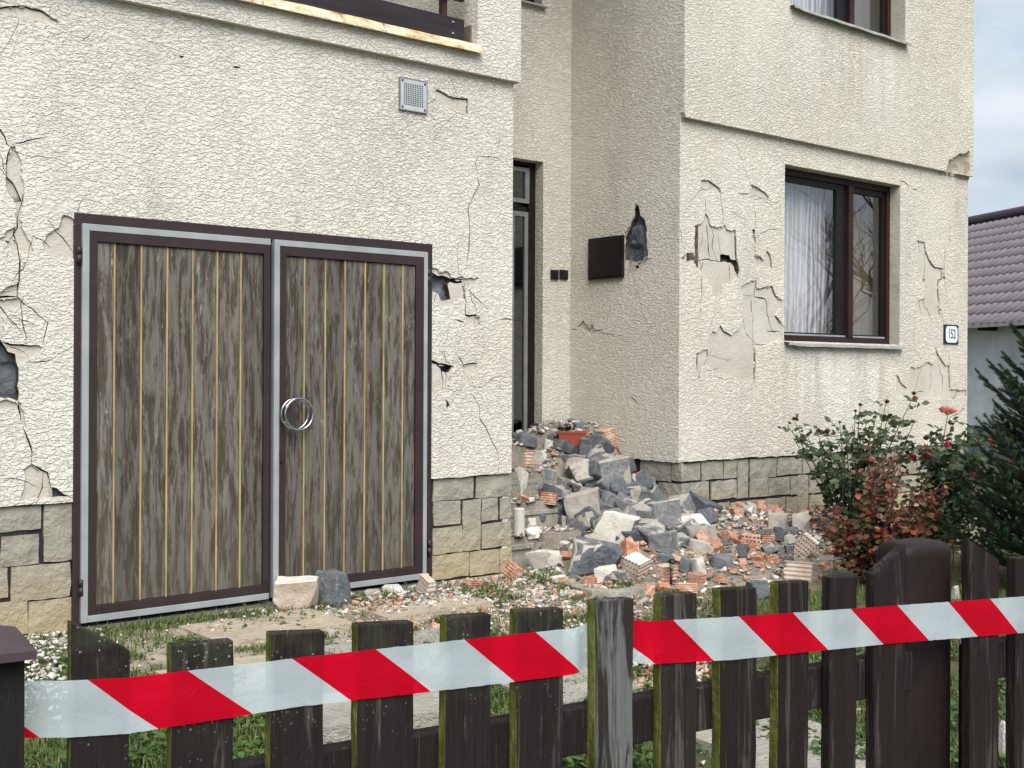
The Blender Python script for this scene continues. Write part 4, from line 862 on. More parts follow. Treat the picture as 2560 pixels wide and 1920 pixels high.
def picket(i, l, r, tl, trr, y0=0.0):
    th = .024; nz = 24; b = MB(); zb = -.15; rd = random.Random(i); dx = [rd.uniform(-.0012, .0012) for _ in range(nz + 1)]
    for k in range(nz + 1):
        f = k / nz; zl = zb + (tl - zb) * f; zr = zb + (trr - zb) * f
        b.v += [(l + dx[k], y0, zl), (r + dx[-1 - k], y0, zr), (r + dx[-1 - k], y0 + th, zr), (l + dx[k], y0 + th, zl)]
    old = i < 10
    for k in range(nz):
        for q in range(4): b.f.append((k * 4 + q, k * 4 + (q + 1) % 4, (k + 1) * 4 + (q + 1) % 4, (k + 1) * 4 + q)); b.m.append(1 if q == 3 and old else 0)
    b.f += [(0, 3, 2, 1), (nz * 4, nz * 4 + 1, nz * 4 + 2, nz * 4 + 3)]; b.m += [0, 0]
    mt = PK_BARE if i == 6 else PK_MID if i == 7 else PK_OLD if i < 6 else PK_NEW
    o = b.build('picket', [mt, ALGAE], fence, bevel=.0022); return o
for i in range(len(LE)): 
    o = picket(i, LE[i], RE[i], *TOPS[i], y0=(-.002 if i == 6 else 0))
    if i in (6, 7): o['label'] = 'bare grey weathered picket'
    if i in (0, 11, 12): o['label'] = 'picket with a slanting top'
for a, c, z in ((-.06, 1.705, .868), (1.955, 3.0, .856)):
    MB().box(a, c, .0255, .062, z - .082, z).build('rail', PK_OLD if a < 0 else PK_NEW, fence, bevel=.003); MB().box(a, c, .0255, .062, .13, .21).build('rail', PK_OLD, fence, bevel=.003)
MB().box(1.905, 1.955, .03, .07, -.2, .853).build('gate_stile', m_plain('blue_black_steel', (.012, .012, .016), .5, .35), fence, bevel=.003)
# thick rounded post
def rpost(cx, cy, hw_, hy_, top, mat, n=28, name='post'):
    b = MB(); prof = [(-.2, 1.0), (.2, 1.0), (top - .032, 1.0)] + [(top - .032 + .032 * math.sin(a), 1 - .42 * (1 - math.cos(a)) ** 1.3) for a in (math.pi / 2 * k / 8 for k in range(1, 9))]
    for z, s in prof:
        for k in range(n):
            w = 6.2832 * k / n; c, s_ = math.cos(w), math.sin(w); e = .42
            b.v.append((cx + hw_ * s * math.copysign(abs(c) ** e, c), cy + hy_ * s * math.copysign(abs(s_) ** e, s_), z))
    for j in range(len(prof) - 1):
        for k in range(n): b.f.append((j * n + k, j * n + (k + 1) % n, (j + 1) * n + (k + 1) % n, (j + 1) * n + k)); b.m.append(0)
    b.f.append(tuple((len(prof) - 1) * n + k for k in range(n))); b.m.append(0)
    return b.build(name, mat, fence, True)
pr = 1.893; rpost(pr - .08, .064 + .051, .08, .05, 1.083, m_plain('dark_post_paint', (.016, .0105, .0095), .6, .25, var=.45, scale=7, bump=.004, stretch=(1, 1, .35)), name='post')
pp = MB().box(-.21, -.060, -.055, .06, -.2, 1.085).build('post', m_picket('left_post_paint', (.012, .010, .011), (.05, .045, .04), .62, .12), fence, bevel=.004)
cp = MB(); cp.add([(-.235, -.08, 1.083), (-.05, -.08, 1.083), (-.05, .085, 1.083), (-.235, .085, 1.083), (-.235, -.08, 1.094), (-.05, -.08, 1.094), (-.05, .085, 1.094), (-.235, .085, 1.094), (-.142, 0, 1.128)], [(0, 3, 2, 1), (0, 1, 5, 4), (1, 2, 6, 5), (2, 3, 7, 6), (3, 0, 4, 7), (4, 5, 8), (5, 6, 8), (6, 7, 8), (7, 4, 8)])
cp.build('post_cap', m_plain('mauve_cap_metal', (.062, .045, .052), .55, .35, .1), pp)

# barrier tape: behind the left post and the seventh picket, before all the others
TC = [(-.25,1.045,.968),(-.054,1.036,.96),(.084,1.026,.948),(.323,1.024,.951),(.609,1.02,.942),(.802,1.016,.937),(.95,1.013,.937),(1.179,.999,.919),(1.614,.978,.901),(2.032,.958,.877),(2.9,.93,.85)]
def tape_at(t):
    for a, c in zip(TC, TC[1:]):
        if t <= c[0]: f = (t - a[0]) / (c[0] - a[0]); return a[1] + (c[1] - a[1]) * f, a[2] + (c[2] - a[2]) * f
    return TC[-1][1:]
def tape_y(t):
    y = -.0028 - .0012 * math.sin(t * 9) ** 2
    if t < -.0: y += .012 * min(1, -t / .05)
    for a, c in ((LE[6], RE[6]),):
        if a - .045 < t < c + .045:
            f = min(1, (t - a + .045) / .05, (c + .045 - t) / .05); f = f * f * (3 - 2 * f); y = y * (1 - f) + .0245 * f
    return y
b = MB(); nt, nv = 520, 6; uv = []
for i in range(nt + 1):
    t = -.25 + 3.1 * i / nt; zt_, zb_ = tape_at(t)
    for j in range(nv + 1):
        v = j / nv; edge = .0007 * fbm(t * 60, v * 3, 1) * (j in (0, nv)); b.v.append((t, tape_y(t) + .0011 * fbm(t * 11, v * 2.2, 4.0) + .0005 * math.sin(v * 6 + t * 17), zb_ + (zt_ - zb_) * v + edge)); uv.append((t, v))
for i in range(nt):
    for j in range(nv): b.f.append((i * (nv + 1) + j, (i + 1) * (nv + 1) + j, (i + 1) * (nv + 1) + j + 1, i * (nv + 1) + j + 1)); b.m.append(0)
TAPE = m_tape(); me = b.mesh('barrier_tape', TAPE, True); ul = me.uv_layers.new(name='UVMap')
for lp in me.loops: ul.data[lp.index].uv = uv[lp.vertex_index]
tp = link('barrier_tape', me); tp.location = (FO[0], FO[1], 0); tp.rotation_euler = (0, 0, math.atan2(FU[1], FU[0])); tag(tp, 'red and white striped barrier tape strung along the picket fence', 'barrier tape')

# ------------------------------------------------------------------ rubble: the heap's surface
def sstep(a, b, x): x = min(1, max(0, (x - a) / (b - a))); return x * x * (3 - 2 * x)
def steps_z(y):
    z = 0.0
    for yy, zz_ in STP:
        if y > yy - .02: z = zz_
    return z
def ramp_z(y): return max(0, min(LAND, .05 + .80 * (y + .05)))
def heap(t, y):
    """height of the rubble above the garden, house coordinates"""
    h = 0.0
    if 0 < t < W1 and y > -.05:
        s = steps_z(y); cov = sstep(.85, 1.35, t); h = max(s + .004, s * (1 - cov) + cov * (ramp_z(y) + .16))
    # spill in front of the steps and along the right-hand wall
    a = sstep(.2, 1.2, t) * (1 - sstep(2.2, 4.6, t)); fr = 1 - sstep(-1.15, -.02, -y) if y < 0 else 1
    if y <= 0 or t > W1: h = max(h, (.30 * a) * sstep(-1.25, .0, y) ** 1.3)
    if .0 < t < W1 and y <= .2: h = max(h, .30 * a * sstep(-1.25, .0, y) ** 1.3)
    return h
def surf(X, Y):
    t, y = to_local(X, Y); return max(heap(t, y), 0) + ground_z(X, Y)
def hit(px, py):
    a, b_ = ray(px, py); Y = 4.0
    while Y < 14:
        X = a * Y
        if CZ + b_ * Y <= surf(X, Y): return X, Y, surf(X, Y)
        Y += .01
    return a * 11, 11, 0
DUST = m_dust('rubble_dust', (.17, .15, .12), (.32, .29, .245), .5)
b = MB(); T0, T1, Y0, Y1, st_ = -.7, 5.2, -1.5, 1.25, .04; nx = int((T1 - T0) / st_); ny = int((Y1 - Y0) / st_)
for j in range(ny + 1):
    for i in range(nx + 1):
        t, y = T0 + i * st_, Y0 + j * st_; X, Y = to_world(t, y); h = heap(t, y)
        z = surf(X, Y) + .02 * fbm(X * 5, Y * 5, 8) * min(1, h * 8) if h > .012 else ground_z(X, Y) - .015
        if y > -.0 and t > W1 - .02: z = -.1
        b.v.append((X, Y, z - .006))
for j in range(ny):
    for i in range(nx): b.f.append((j * (nx + 1) + i, j * (nx + 1) + i + 1, (j + 1) * (nx + 1) + i + 1, (j + 1) * (nx + 1) + i)); b.m.append(0)
tag(b.build('rubble_bed', DUST, smooth=True), 'bed of dust and mortar crumbs under the fallen masonry', kind='stuff')

# ------------------------------------------------------------------ fallen pieces
def rock_mesh(name, w, d, h, seed, mort=.0, mats=None, box=.62, detail=2, rough=1.0, mdir=None):
    r = random.Random(seed); bm = bmesh.new(); pts = []
    for sx in (-1, 1):
        for sy in (-1, 1):
            for sz in (-1, 1):
                p = Vector((sx, sy, sz)); bb = min(box, .78); p = Vector([c * r.uniform(bb, 1.0) for c in p]) * (r.uniform(.5, .75) if r.random() < .3 else 1); pts.append(p)
    for _ in range(7):
        p = Vector((r.uniform(-1, 1), r.uniform(-1, 1), r.uniform(-1, 1))); k = max(abs(c) for c in p); p = p / k * r.uniform(.85, 1.02); pts.append(Vector([p.x * .92, p.y * .92, p.z]))
    kq = .6 if box > .8 else 1.0; q = Matrix.Rotation(r.uniform(-.35, .35) * kq, 3, 'Y') @ Matrix.Rotation(r.uniform(-.65, .65) * kq, 3, 'Z')
    vs_ = [bm.verts.new(q @ p) for p in pts]
    g = bmesh.ops.convex_hull(bm, input=vs_); bmesh.ops.delete(bm, geom=[e for e in g['geom_interior'] if isinstance(e, bmesh.types.BMVert)], context='VERTS')
    bmesh.ops.dissolve_limit(bm, angle_limit=.2, verts=bm.verts, edges=bm.edges)
    mn = [min(v.co[i] for v in bm.verts) for i in range(3)]; mx_ = [max(v.co[i] for v in bm.verts) for i in range(3)]; S = (w, d, h)
    for v in bm.verts: v.co = Vector([((v.co[i] - mn[i]) / (mx_[i] - mn[i]) - .5) * S[i] for i in range(3)])
    sz = (w * d * h) ** (1 / 3)
    bmesh.ops.bevel(bm, geom=list(bm.edges), offset=.035 * sz, segments=1, affect='EDGES', profile=.6, clamp_overlap=True)
    bmesh.ops.triangulate(bm, faces=bm.faces)
    for _ in range(detail): 
        long = [e for e in bm.edges if e.calc_length() > sz * .16]
        bmesh.ops.subdivide_edges(bm, edges=long, cuts=1, use_grid_fill=True); bmesh.ops.triangulate(bm, faces=[f for f in bm.faces if len(f.verts) > 3])
    bm.normal_update(); so_ = r.uniform(0, 99)
    for v in bm.verts:
        p = v.co / sz; v.co += v.normal * sz * rough * (.035 * fbm(p.x * 2.2 + so_, p.y * 2.2, p.z * 2.2, 3) + .018 * fbm(p.x * 7 + so_, p.y * 7, p.z * 7, 2))
    bm.normal_update()
    md = Vector((r.uniform(-.8, .8), r.uniform(-1, .1), r.uniform(-.1, 1))).normalized()
    if mdir: md = Vector(mdir).normalized()
    for f in bm.faces:
        c = f.calc_center_median() / sz; k = f.normal.dot(md) + .35 * fbm(c.x * 2.5 + so_, c.y * 2.5, c.z * 2.5, 3)
        f.material_index = 1 if (mort > 0 and k > 1 - mort) else 0; f.smooth = True
    for e in bm.edges:
        if len(e.link_faces) == 2 and e.calc_face_angle(0) > .42: e.smooth = False
    me = bpy.data.meshes.new(name); bm.to_mesh(me); bm.free()
    for m in (mats or [BASALT, MORTAR]): me.materials.append(m)
    return me
def brick_mesh(name, L=.25, Wd=.14, Hh=.14, seed=0, mats=None, holes=(6, 5), broken=True):
    """hollow clay block: perforated end, ribbed long faces, ragged far end"""
    r = random.Random(seed); b = MB(); nu, nv = holes; hs_ = []
    for i in range(nu):
        for j in range(nv):
            cx, cz = -Wd / 2 + Wd * (i + .5 + .25 * (j % 2 - .5)) / nu, -Hh / 2 + Hh * (j + .5) / nv; R = min(Wd / nu, Hh / nv) * .30
            hs_.append([(cx + R * math.cos(6.2832 * k / 6), cz + R * math.sin(6.2832 * k / 6)) for k in range(6)])
    vs_, ed = [], []
    per = []
    ribs = 5; rd = .006
    def rib(f): return -rd if (f * ribs) % 1 > .5 else 0
    n = ribs * 4
    for s in range(4):
        for k in range(n):
            f = k / n; e = rib(f + .01) if .04 < f < .96 else 0
            if s == 0: per.append((-Wd / 2 + Wd * f, -Hh / 2 - e))
            if s == 1: per.append((Wd / 2 + e, -Hh / 2 + Hh * f))
            if s == 2: per.append((Wd / 2 - Wd * f, Hh / 2 + e))
            if s == 3: per.append((-Wd / 2 - e, Hh / 2 - Hh * f))
    for poly in [per] + hs_:
        o = len(vs_); m = len(poly); vs_ += [Vector(p) for p in poly]; ed += [(o + i, o + (i + 1) % m) for i in range(m)]
    rv, re, rf, *_ = geometry.delaunay_2d_cdt(vs_, ed, [], 0, 1e-6)
    V = [(p.x, -L / 2, p.y) for p in rv]; keep = []
    for f in rf:
        c = (rv[f[0]] + rv[f[1]] + rv[f[2]]) / 3
        if inside(c, per) and not any(inside(c, h) for h in hs_): keep.append(tuple(f))
    b.add(V, keep, 0)
    for h in hs_:
        m = len(h); o = len(b.v); b.v += [(p[0], -L / 2, p[1]) for p in h] + [(p[0], L * .1, p[1]) for p in h]
        for k in range(m): b.f.append((o + k, o + (k + 1) % m, o + m + (k + 1) % m, o + m + k)); b.m.append(0)
        b.f.append(tuple(o + m + k for k in range(m))); b.m.append(2)  # hole bottoms painted black as the shade inside
    m = len(per); o = len(b.v); rings = 5
    so_ = r.uniform(0, 50)
    for q in range(rings + 1):
        for p in per:
            yy = -L / 2 + L * q / rings
            if q == rings and broken: yy -= L * (.16 + .22 * fbm(p[0] * 14 + so_, p[1] * 14, 1.0, 3))
            b.v.append((p[0], yy, p[1]))
    for q in range(rings):
        for k in range(m):
            side = k // n; mi = 1 if (mats and len(mats) > 1 and mats[1] is not None and side == seed % 4 and (q + 1) / rings < .95) else 0
            b.f.append((o + q * m + k, o + q * m + (k + 1) % m, o + (q + 1) * m + (k + 1) % m, o + (q + 1) * m + k)); b.m.append(mi)
    b.f.append(tuple(o + rings * m + k for k in range(m))); b.m.append(0)
    me = bpy.data.meshes.new(name); me.from_pydata(b.v, [], b.f); me.polygons.foreach_set('material_index', b.m)
    for q in (mats if mats and len(mats) > 2 else [CLAY, CLAYD, BLACK]): me.materials.append(q)
    bm = bmesh.new(); bm.from_mesh(me); bmesh.ops.remove_doubles(bm, verts=bm.verts, dist=1e-5); bmesh.ops.recalc_face_normals(bm, faces=bm.faces); bm.to_mesh(me); bm.free(); me.update()
    return me
KINDS = {'b': ('stone', [BASALT, MORTAR], 0.0), 'bm': ('stone', [BASALT, MORTAR], .85), 'g': ('stone', [BASALT2, MORTAR], .0), 'gm': ('stone', [BASALT2, MORTAR], .8), 'gp': ('stone', [BASALT2, PLASTER], .95), 'bp': ('stone', [BASALT, PLASTER], .7),
         'p': ('plaster_chunk', [PLASTER, MORTAR], .5), 'm': ('mortar_chunk', [MORTAR, PLASTER], .5)}
PINKC = m_mortar('plastered_clay', (.42, .33, .27), (.60, .51, .43)); KINDS['pk'] = ('plaster_chunk', [PINKC, PLASTER], .75)
CNT = [0]
def fell(k, box, kind, label, dz=0.0, dep=.8, rot=None, **kw):
    CNT[0] += 1; sd = CNT[0] * 13 + 5
    x0, y0 = zz(k, box[0], box[1]); x1, y1 = zz(k, box[2], box[3])
    X, Y, Z = hit((x0 + x1) / 2, y1 - (y1 - y0) * .12); Z += dz; w, h = (x1 - x0) * Y / F, (y1 - y0) * Y / F
    if kind in KINDS:
        nm, mats, mo = KINDS[kind]; d = dep * (w * h) ** .5
        o = link(nm, rock_mesh(nm, w * 1.1, d * 1.05, h * 1.08, sd, kw.get('mort', mo), mats, kw.get('bx', .68), mdir=kw.get('md')))
        o.location = (X, Y + d * .35, CZ + ray((x0 + x1) / 2, (y0 + y1) / 2)[1] * (Y + d * .2))
    else:
        rx, ry, rz = [math.radians(a) for a in (rot or (10, 20, 30))]; pm = {'k': [CLAY, None, BLACK], 'kp': [CLAYD, PLASTER, BLACK], 'kd': [CLAYD, CLAYD, BLACK], 'w': [PINKC, PLASTER, BLACK]}[kind]
        pr_ = kw.get('dim', (.24, .14, .14)); me = brick_mesh('brick', *pr_, seed=kw.get('side', sd), mats=[pm[0], pm[1] or pm[0], BLACK] if True else None, holes=kw.get('holes', (5, 4)))
        o = link('brick', me); R = Matrix.Rotation(rz, 3, 'Z') @ Matrix.Rotation(ry, 3, 'Y') @ Matrix.Rotation(rx, 3, 'X'); cs = [R @ v.co for v in me.vertices]
        bw = max(c.x for c in cs) - min(c.x for c in cs); bh = max(c.z for c in cs) - min(c.z for c in cs); s = .5 * (w / bw + h / bh); dd = (max(c.y for c in cs) - min(c.y for c in cs)) * s
        o.scale = (s,) * 3; o.rotation_euler = R.to_euler(); o.location = (X, Y + dd * .35, CZ + ray((x0 + x1) / 2, (y0 + y1) / 2)[1] * (Y + dd * .2))
    tl_, yl_ = to_local(o.location.x, o.location.y); lim = -.14 if tl_ < 0 else 9
    if yl_ > lim: a_, _ = ray((x0 + x1) / 2, y1); k_ = (yl_ - lim) / (UX - UY * a_); o.location.x -= a_ * k_; o.location.y -= k_
    cat = {'stone': 'stone', 'plaster_chunk': 'plaster chunk', 'mortar_chunk': 'mortar chunk', 'brick': 'brick'}[o.name.split('.')[0]]
    tag(o, label, cat, kw.get('group', 'fallen stones and bricks')); return o
# around the door and on the steps
fell('R1', (245,340,565,550), 'b', 'dark block of stone lying against the entrance door sill')
fell('R1', (275,300,400,358), 'p', 'pale plaster crumb on top of the dark block at the door', dz=.0, dep=.6)
fell('R1', (700,370,815,480), 'b', 'small dark stone just left of the upright planter')
fell('R1', (660,430,800,590), 'm', 'tilted grey mortar flake in front of the small dark stone', dep=.4)
fell('R1', (795,440,1025,590), 'b', 'flat dark stone lying under the upright planter', dep=.7)
fell('R1', (1150,415,1360,760), 'b', 'tall dark stone standing beside the upright planter')
fell('R1', (1330,275,1690,630), 'kp', 'perforated plastered brick leaning on the recess wall by the planter', rot=(0, -12, 38), side=3, dim=(.20,.16,.24), holes=(6, 8))
fell('R1', (880,640,1260,870), 'g', 'rough grey stone resting on the third step below the planter')
fell('R1', (1305,680,1870,1170), 'gm', 'big pale tilted block in the middle of the heap', md=(-.6, -.3, .8), bx=.8)
fell('R1', (1665,680,1950,920), 'b', 'dark stone at the end of the recess plinth')
fell('R1', (1940,960,2212,1290), 'g', 'blue grey stone lying against the recess plinth')
fell('R1', (1640,1090,2030,1340), 'bm', 'dark stone with a light mortar top below the big pale block', md=(.1, -.2, 1))
fell('R1', (1410,1140,1670,1480), 'b', 'dark angular stone wedged under the big pale block')
fell('R1', (950,1120,1495,1660), 'gm', 'large split stone with creamy mortar bands left of the white boulder', md=(.3, -.6, .6), bx=.75)
fell('R1', (870,1130,1030,1330), 'g', 'small grey wedge beside the split stone with mortar bands')
fell('R1', (840,960,1130,1150), 'g', 'grey slab across the second step', dep=.6)
fell('R1', (1105,950,1410,1150), 'b', 'flat dark stone left of the big pale block', dep=.6)
fell('R1', (425,820,840,1190), 'gm', 'square grey block with a mortar coated side on the steps', md=(1, -.3, .1), bx=.85)
fell('R1', (240,580,640,860), 'kp', 'ribbed plaster coated brick on the upper steps by the garage corner', rot=(0, 15, 75), side=1, dim=(.22,.14,.14))
fell('R1', (490,590,700,810), 'p', 'broken white plaster slab leaning on the ribbed brick', dep=.5)
fell('R1', (225,830,450,1230), 'p', 'tall creamy plaster piece hugging the garage corner', dep=.6, bx=.8)
fell('R1', (560,1170,870,1330), 'k', 'red ribbed brick under the square grey block', rot=(5, 5, 80), dim=(.22,.12,.14))
fell('R1', (270,1210,480,1310), 'k', 'red brick shard on the steps near the garage corner', rot=(20, -10, 60), dim=(.2,.1,.12))
fell('R1', (755,1325,940,1500), 'b', 'small rounded dark stone on the lowest steps')
# the heap's front
fell('R2', (1140,0,1740,480), 'gp', 'white topped boulder, largest in the heap', md=(-.1, -.5, 1), bx=.75)
fell('R2', (890,330,1500,800), 'bm', 'large dark block with a pale left side at the heap front', md=(-1, -.25, .2), mort=.6, bx=.85)
fell('R2', (1180,640,1475,850), 'bp', 'small dark stone with white plaster patch before the large dark block', md=(.1, -.6, 1), dep=.5, mort=.8)
fell('R2', (1500,510,1930,830), 'w', 'white plastered brick with scattered holes right of the large dark block', rot=(10, 18, -35), side=2, dim=(.22,.16,.18))
fell('R2', (1470,330,1760,600), 'k', 'bright orange ribbed brick under white plaster behind the plastered brick', rot=(60, 10, 20))
fell('R2', (1230,205,1610,400), 'm', 'creamy mortar lump above the bright orange ribbed brick')
fell('R2', (355,470,800,700), 'p', 'long pale plaster piece with a brick core before the steps', dep=.6)
fell('R2', (380,570,580,660), 'k', 'orange brick core showing in the long pale plaster piece', rot=(0, 0, 85), dim=(.2,.1,.1))
fell('R2', (30,610,360,840), 'k', 'orange ribbed brick lying by the garage corner plinth', rot=(15, 25, 35), dim=(.24,.13,.18), holes=(5, 3))
fell('R2', (1830,240,2212,520), 'g', 'smooth grey block below the rounded boulder', bx=.85)
fell('R2', (1950,500,2200,640), 'b', 'dark stone lying flat behind the garden stake', dep=.6)
fell('R2', (1930,640,2230,850), 'kd', 'dusty ribbed brick with round holes behind the garden stake', rot=(0, 5, -50), dim=(.2,.14,.16))
fell('R2', (1870,840,2130,1000), 'k', 'orange brick end with open holes below the garden stake', rot=(35, 10, 20), dim=(.1,.12,.12))
fell('R2', (670,760,900,870), 'm', 'thin grey mortar flake lying flat before the large dark block', dep=.5)
fell('R2', (740,780,905,900), 'kd', 'thin dusty brick sliver pointing at the lawn', rot=(0, 35, 70), dim=(.25,.05,.06), holes=(2, 2))
fell('R2', (780,940,1110,1010), 'p', 'flat white plaster flake on the bed edging', dep=.5)
fell('R2', (1030,780,1210,890), 'k', 'orange brick fragment at the foot of the large dark block', rot=(0, 5, 75), dim=(.2,.12,.11))
fell('R2', (1310,820,1410,900), 'k', 'small round orange brick nub on the bed edging', rot=(30, 20, 10), dim=(.1,.1,.1))
fell('R2', (1250,920,1325,1040), 'k', 'orange brick stick leaning on the bed edging', rot=(70, 15, 10), dim=(.25,.05,.05), holes=(1, 1))
fell('R2', (330,70,490,190), 'm', 'pale lump on the lowest step by the white ribbed tube', dep=.6); fell('R2', (360,185,530,330), 'm', 'round pale lump on the edge of the lowest step', dep=.6)
fell('R2', (680,60,780,180), 'kd', 'dusty pink brick piece on the lowest step', rot=(10, 30, 15), dim=(.12,.12,.14)); fell('R2', (480,30,600,110), 'b', 'small dark chip among pale lumps on the lowest step')
fell('R2', (790,45,835,210), 'p', 'slim white plaster stick standing on the lowest step', dep=.5); fell('R2', (860,430,1000,520), 'k', 'orange brick corner with holes left of the large dark block', rot=(20, 0, 35), dim=(.14,.14,.12))
fell('R2', (775,460,920,600), 'kd', 'pinkish ribbed brick chip above the long pale plaster piece', rot=(0, 40, 70), dim=(.2,.1,.1))
# right flank
fell('R3', (250,610,600,960), 'gm', 'rounded grey boulder with a pale top below the recess corner', md=(-.3, -.1, 1), mort=.5)
fell('R3', (490,780,950,1010), 'gp', 'long grey stone with mortar crown against the right plinth', md=(.4, -.1, 1), mort=.6)
fell('R3', (615,880,965,1080), 'gm', 'grey slab in front of the long stone with mortar crown', md=(.3, -.8, -.2), dep=.5, mort=.4)
fell('R3', (710,930,920,1150), 'k', 'upright orange ribbed brick leaning right of the smooth grey block', rot=(55, -20, 25)); fell('R3', (690,1030,930,1215), 'p', 'white plaster strip sliding off the upright orange brick', dep=.4)
fell('R3', (1000,940,1210,1120), 'k', 'orange brick with its hole grid facing up', rot=(-50, 20, 30), dim=(.14,.14,.14), holes=(5, 5))
fell('R3', (1160,1050,1390,1160), 'k', 'orange ribbed brick half lying below the hole grid brick', rot=(5, 8, 75), dim=(.22,.11,.10)); fell('R3', (1200,970,1440,1110), 'kd', 'pale brick end with dark round holes near the plinth', rot=(5, 5, -8), dim=(.14,.2,.13), holes=(5, 3))
fell('R3', (1420,980,1560,1110), 'k', 'dark ribbed brick between the pale brick end and the grey lump', rot=(0, 0, 82), dim=(.2,.12,.14)); fell('R3', (1550,985,1800,1090), 'm', 'grey mortar lump with an orange edge below the twin pale blocks', dep=.6)
fell('R3', (1505,760,1720,980), 'gm', 'left of the twin pale blocks by the rose bush', md=(-.5, -1, .3), bx=.85, mort=.9); fell('R3', (1740,750,1960,985), 'gm', 'right of the twin pale blocks by the rose bush', md=(.3, -1, .3), bx=.85, mort=.75)
fell('R3', (1640,900,1820,990), 'b', 'dark round stone under the twin pale blocks', dep=.5)
fell('R3', (1735,950,2060,1270), 'w', 'tilted plastered brick slab with holes beside the rose bush', rot=(0, 38, -20), side=2, dim=(.24,.20,.28), holes=(6, 6))
fell('R3', (900,1190,1150,1350), 'b', 'dark blue stone alone among the brick chips', dep=.6); fell('R3', (570,1200,705,1400), 'b', 'dark stone half coated in plaster right of the garden stake'); fell('R3', (700,1200,850,1420), 'p', 'white plaster block standing right of the garden stake', dep=.6, bx=.8)
fell('R3', (1610,1270,2060,1500), 'w', 'large plastered brick with an orange top behind the tenth picket', rot=(0, 12, 60), side=2, dim=(.26,.18,.16)); fell('R3', (1290,1460,1530,1680), 'bm', 'blue grey stone showing between the ninth and tenth pickets', mort=.3)
fell('R3', (1540,1100,1650,1200), 'g', 'small grey stone under the grey mortar lump'); fell('R3', (1670,1090,1770,1190), 'b', 'small dark stone left of the tilted plastered slab'); fell('R3', (520,1490,770,1600), 'kd', 'ribbed brick lying across behind the eighth picket', rot=(0, 3, 85), dim=(.24,.1,.11))
for i, (bx_, r3) in enumerate((((1200,1160,1330,1240), (10, 20, 70)), ((1320,1180,1450,1290), (0, -20, 50)), ((1450,1190,1620,1290), (5, 10, 80)), ((1330,1260,1480,1330), (0, 15, 60)), ((1190,1300,1290,1380), (30, 0, 20)), ((1080,1330,1190,1400), (0, 30, 70)), ((930,1400,1080,1500), (0, 20, 65)), ((860,1350,950,1430), (10, 40, 50)), ((1490,1230,1560,1290), (40, 10, 10)))):
    fell('R3', bx_, 'k', 'orange brick shard in the spill between dark blue stone and rose bush', rot=r3, dim=(.2,.09,.1), holes=(3, 2), group='orange brick shards of the right spill')
# before the garage
fell('R5', (140,235,495,535), 'pk', 'pinkish white plastered brick block before the garage door', bx=.85, dep=.9); fell('R5', (490,165,795,505), 'b', 'dark slate stone leaning on the garage door', bx=.42, dep=.7)
fell('R5', (905,305,1065,400), 'p', 'white plaster shard right of the dark slate stone', dep=.6); fell('R5', (1060,270,1240,370), 'p', 'second white plaster shard near the garage door edge', dep=.6)
fell('R5', (1310,205,1530,430), 'w', 'white faced brick slab propped up near the garage frame', rot=(0, 22, -50), side=1, dim=(.10,.16,.24), holes=(5, 6)); fell('R5', (1715,240,1910,320), 'k', 'orange brick piece lying by the garage corner stones', rot=(0, 5, 75), dim=(.2,.1,.1))
fell('R5', (1480,450,1600,530), 'k', 'orange brick crumb in the grass behind the fourth picket', rot=(20, 20, 40), dim=(.12,.1,.1)); fell('R5', (1850,460,1950,525), 'k', 'orange brick crumb behind the fifth picket top', rot=(10, 30, 60), dim=(.14,.1,.09)); fell('R5', (1440,590,1560,700), 'k', 'orange brick crumb between the fourth and fifth pickets', rot=(40, 10, 20), dim=(.1,.1,.1))
fell('R5', (575,640,660,735), 'm', 'pale mortar lump between the third and fourth pickets', dep=.6)
fell('R6', (195,480,275,560), 'p', 'white plaster chunk right of the left post', dep=.6); fell('R6', (460,385,550,480), 'p', 'white plaster chunk against the first picket', dep=.6)
fell('R7', (1605,1350,1660,1640), 'p', 'tall white chunk seen low between the last two pickets', dep=.6); fell('R7', (1275,445,1350,540), 'gm', 'grey chunk seen between the thick post and the slanted picket')

# stones and bricks filling the heap between the big pieces
FILL = {'b': ('stone', 'stone', 'smaller dark stone packed between the large pieces of the heap', [rock_mesh('stone', 1, .85, .75, 900 + i * 7, 0, [BASALT, MORTAR], .62) for i in range(4)]),
        'g': ('stone', 'stone', 'smaller grey stone packed between the large pieces of the heap', [rock_mesh('stone', 1, .85, .75, 950 + i * 7, .55, [BASALT2, MORTAR], .66) for i in range(5)]),
        'm': ('mortar_chunk', 'mortar chunk', 'smaller pale mortar chunk packed between the large pieces of the heap', [rock_mesh('mortar_chunk', 1, .8, .6, 980 + i * 7, .5, [MORTAR, PLASTER], .55) for i in range(4)]),
        'k': ('brick', 'brick', 'smaller dusty brick piece packed between the large pieces of the heap', [brick_mesh('brick', .9, .6, .6, seed=40 + i, mats=[CLAY if i % 2 else CLAYD, CLAYD, BLACK], holes=(4, 4)) for i in range(4)])}
r = random.Random(77)
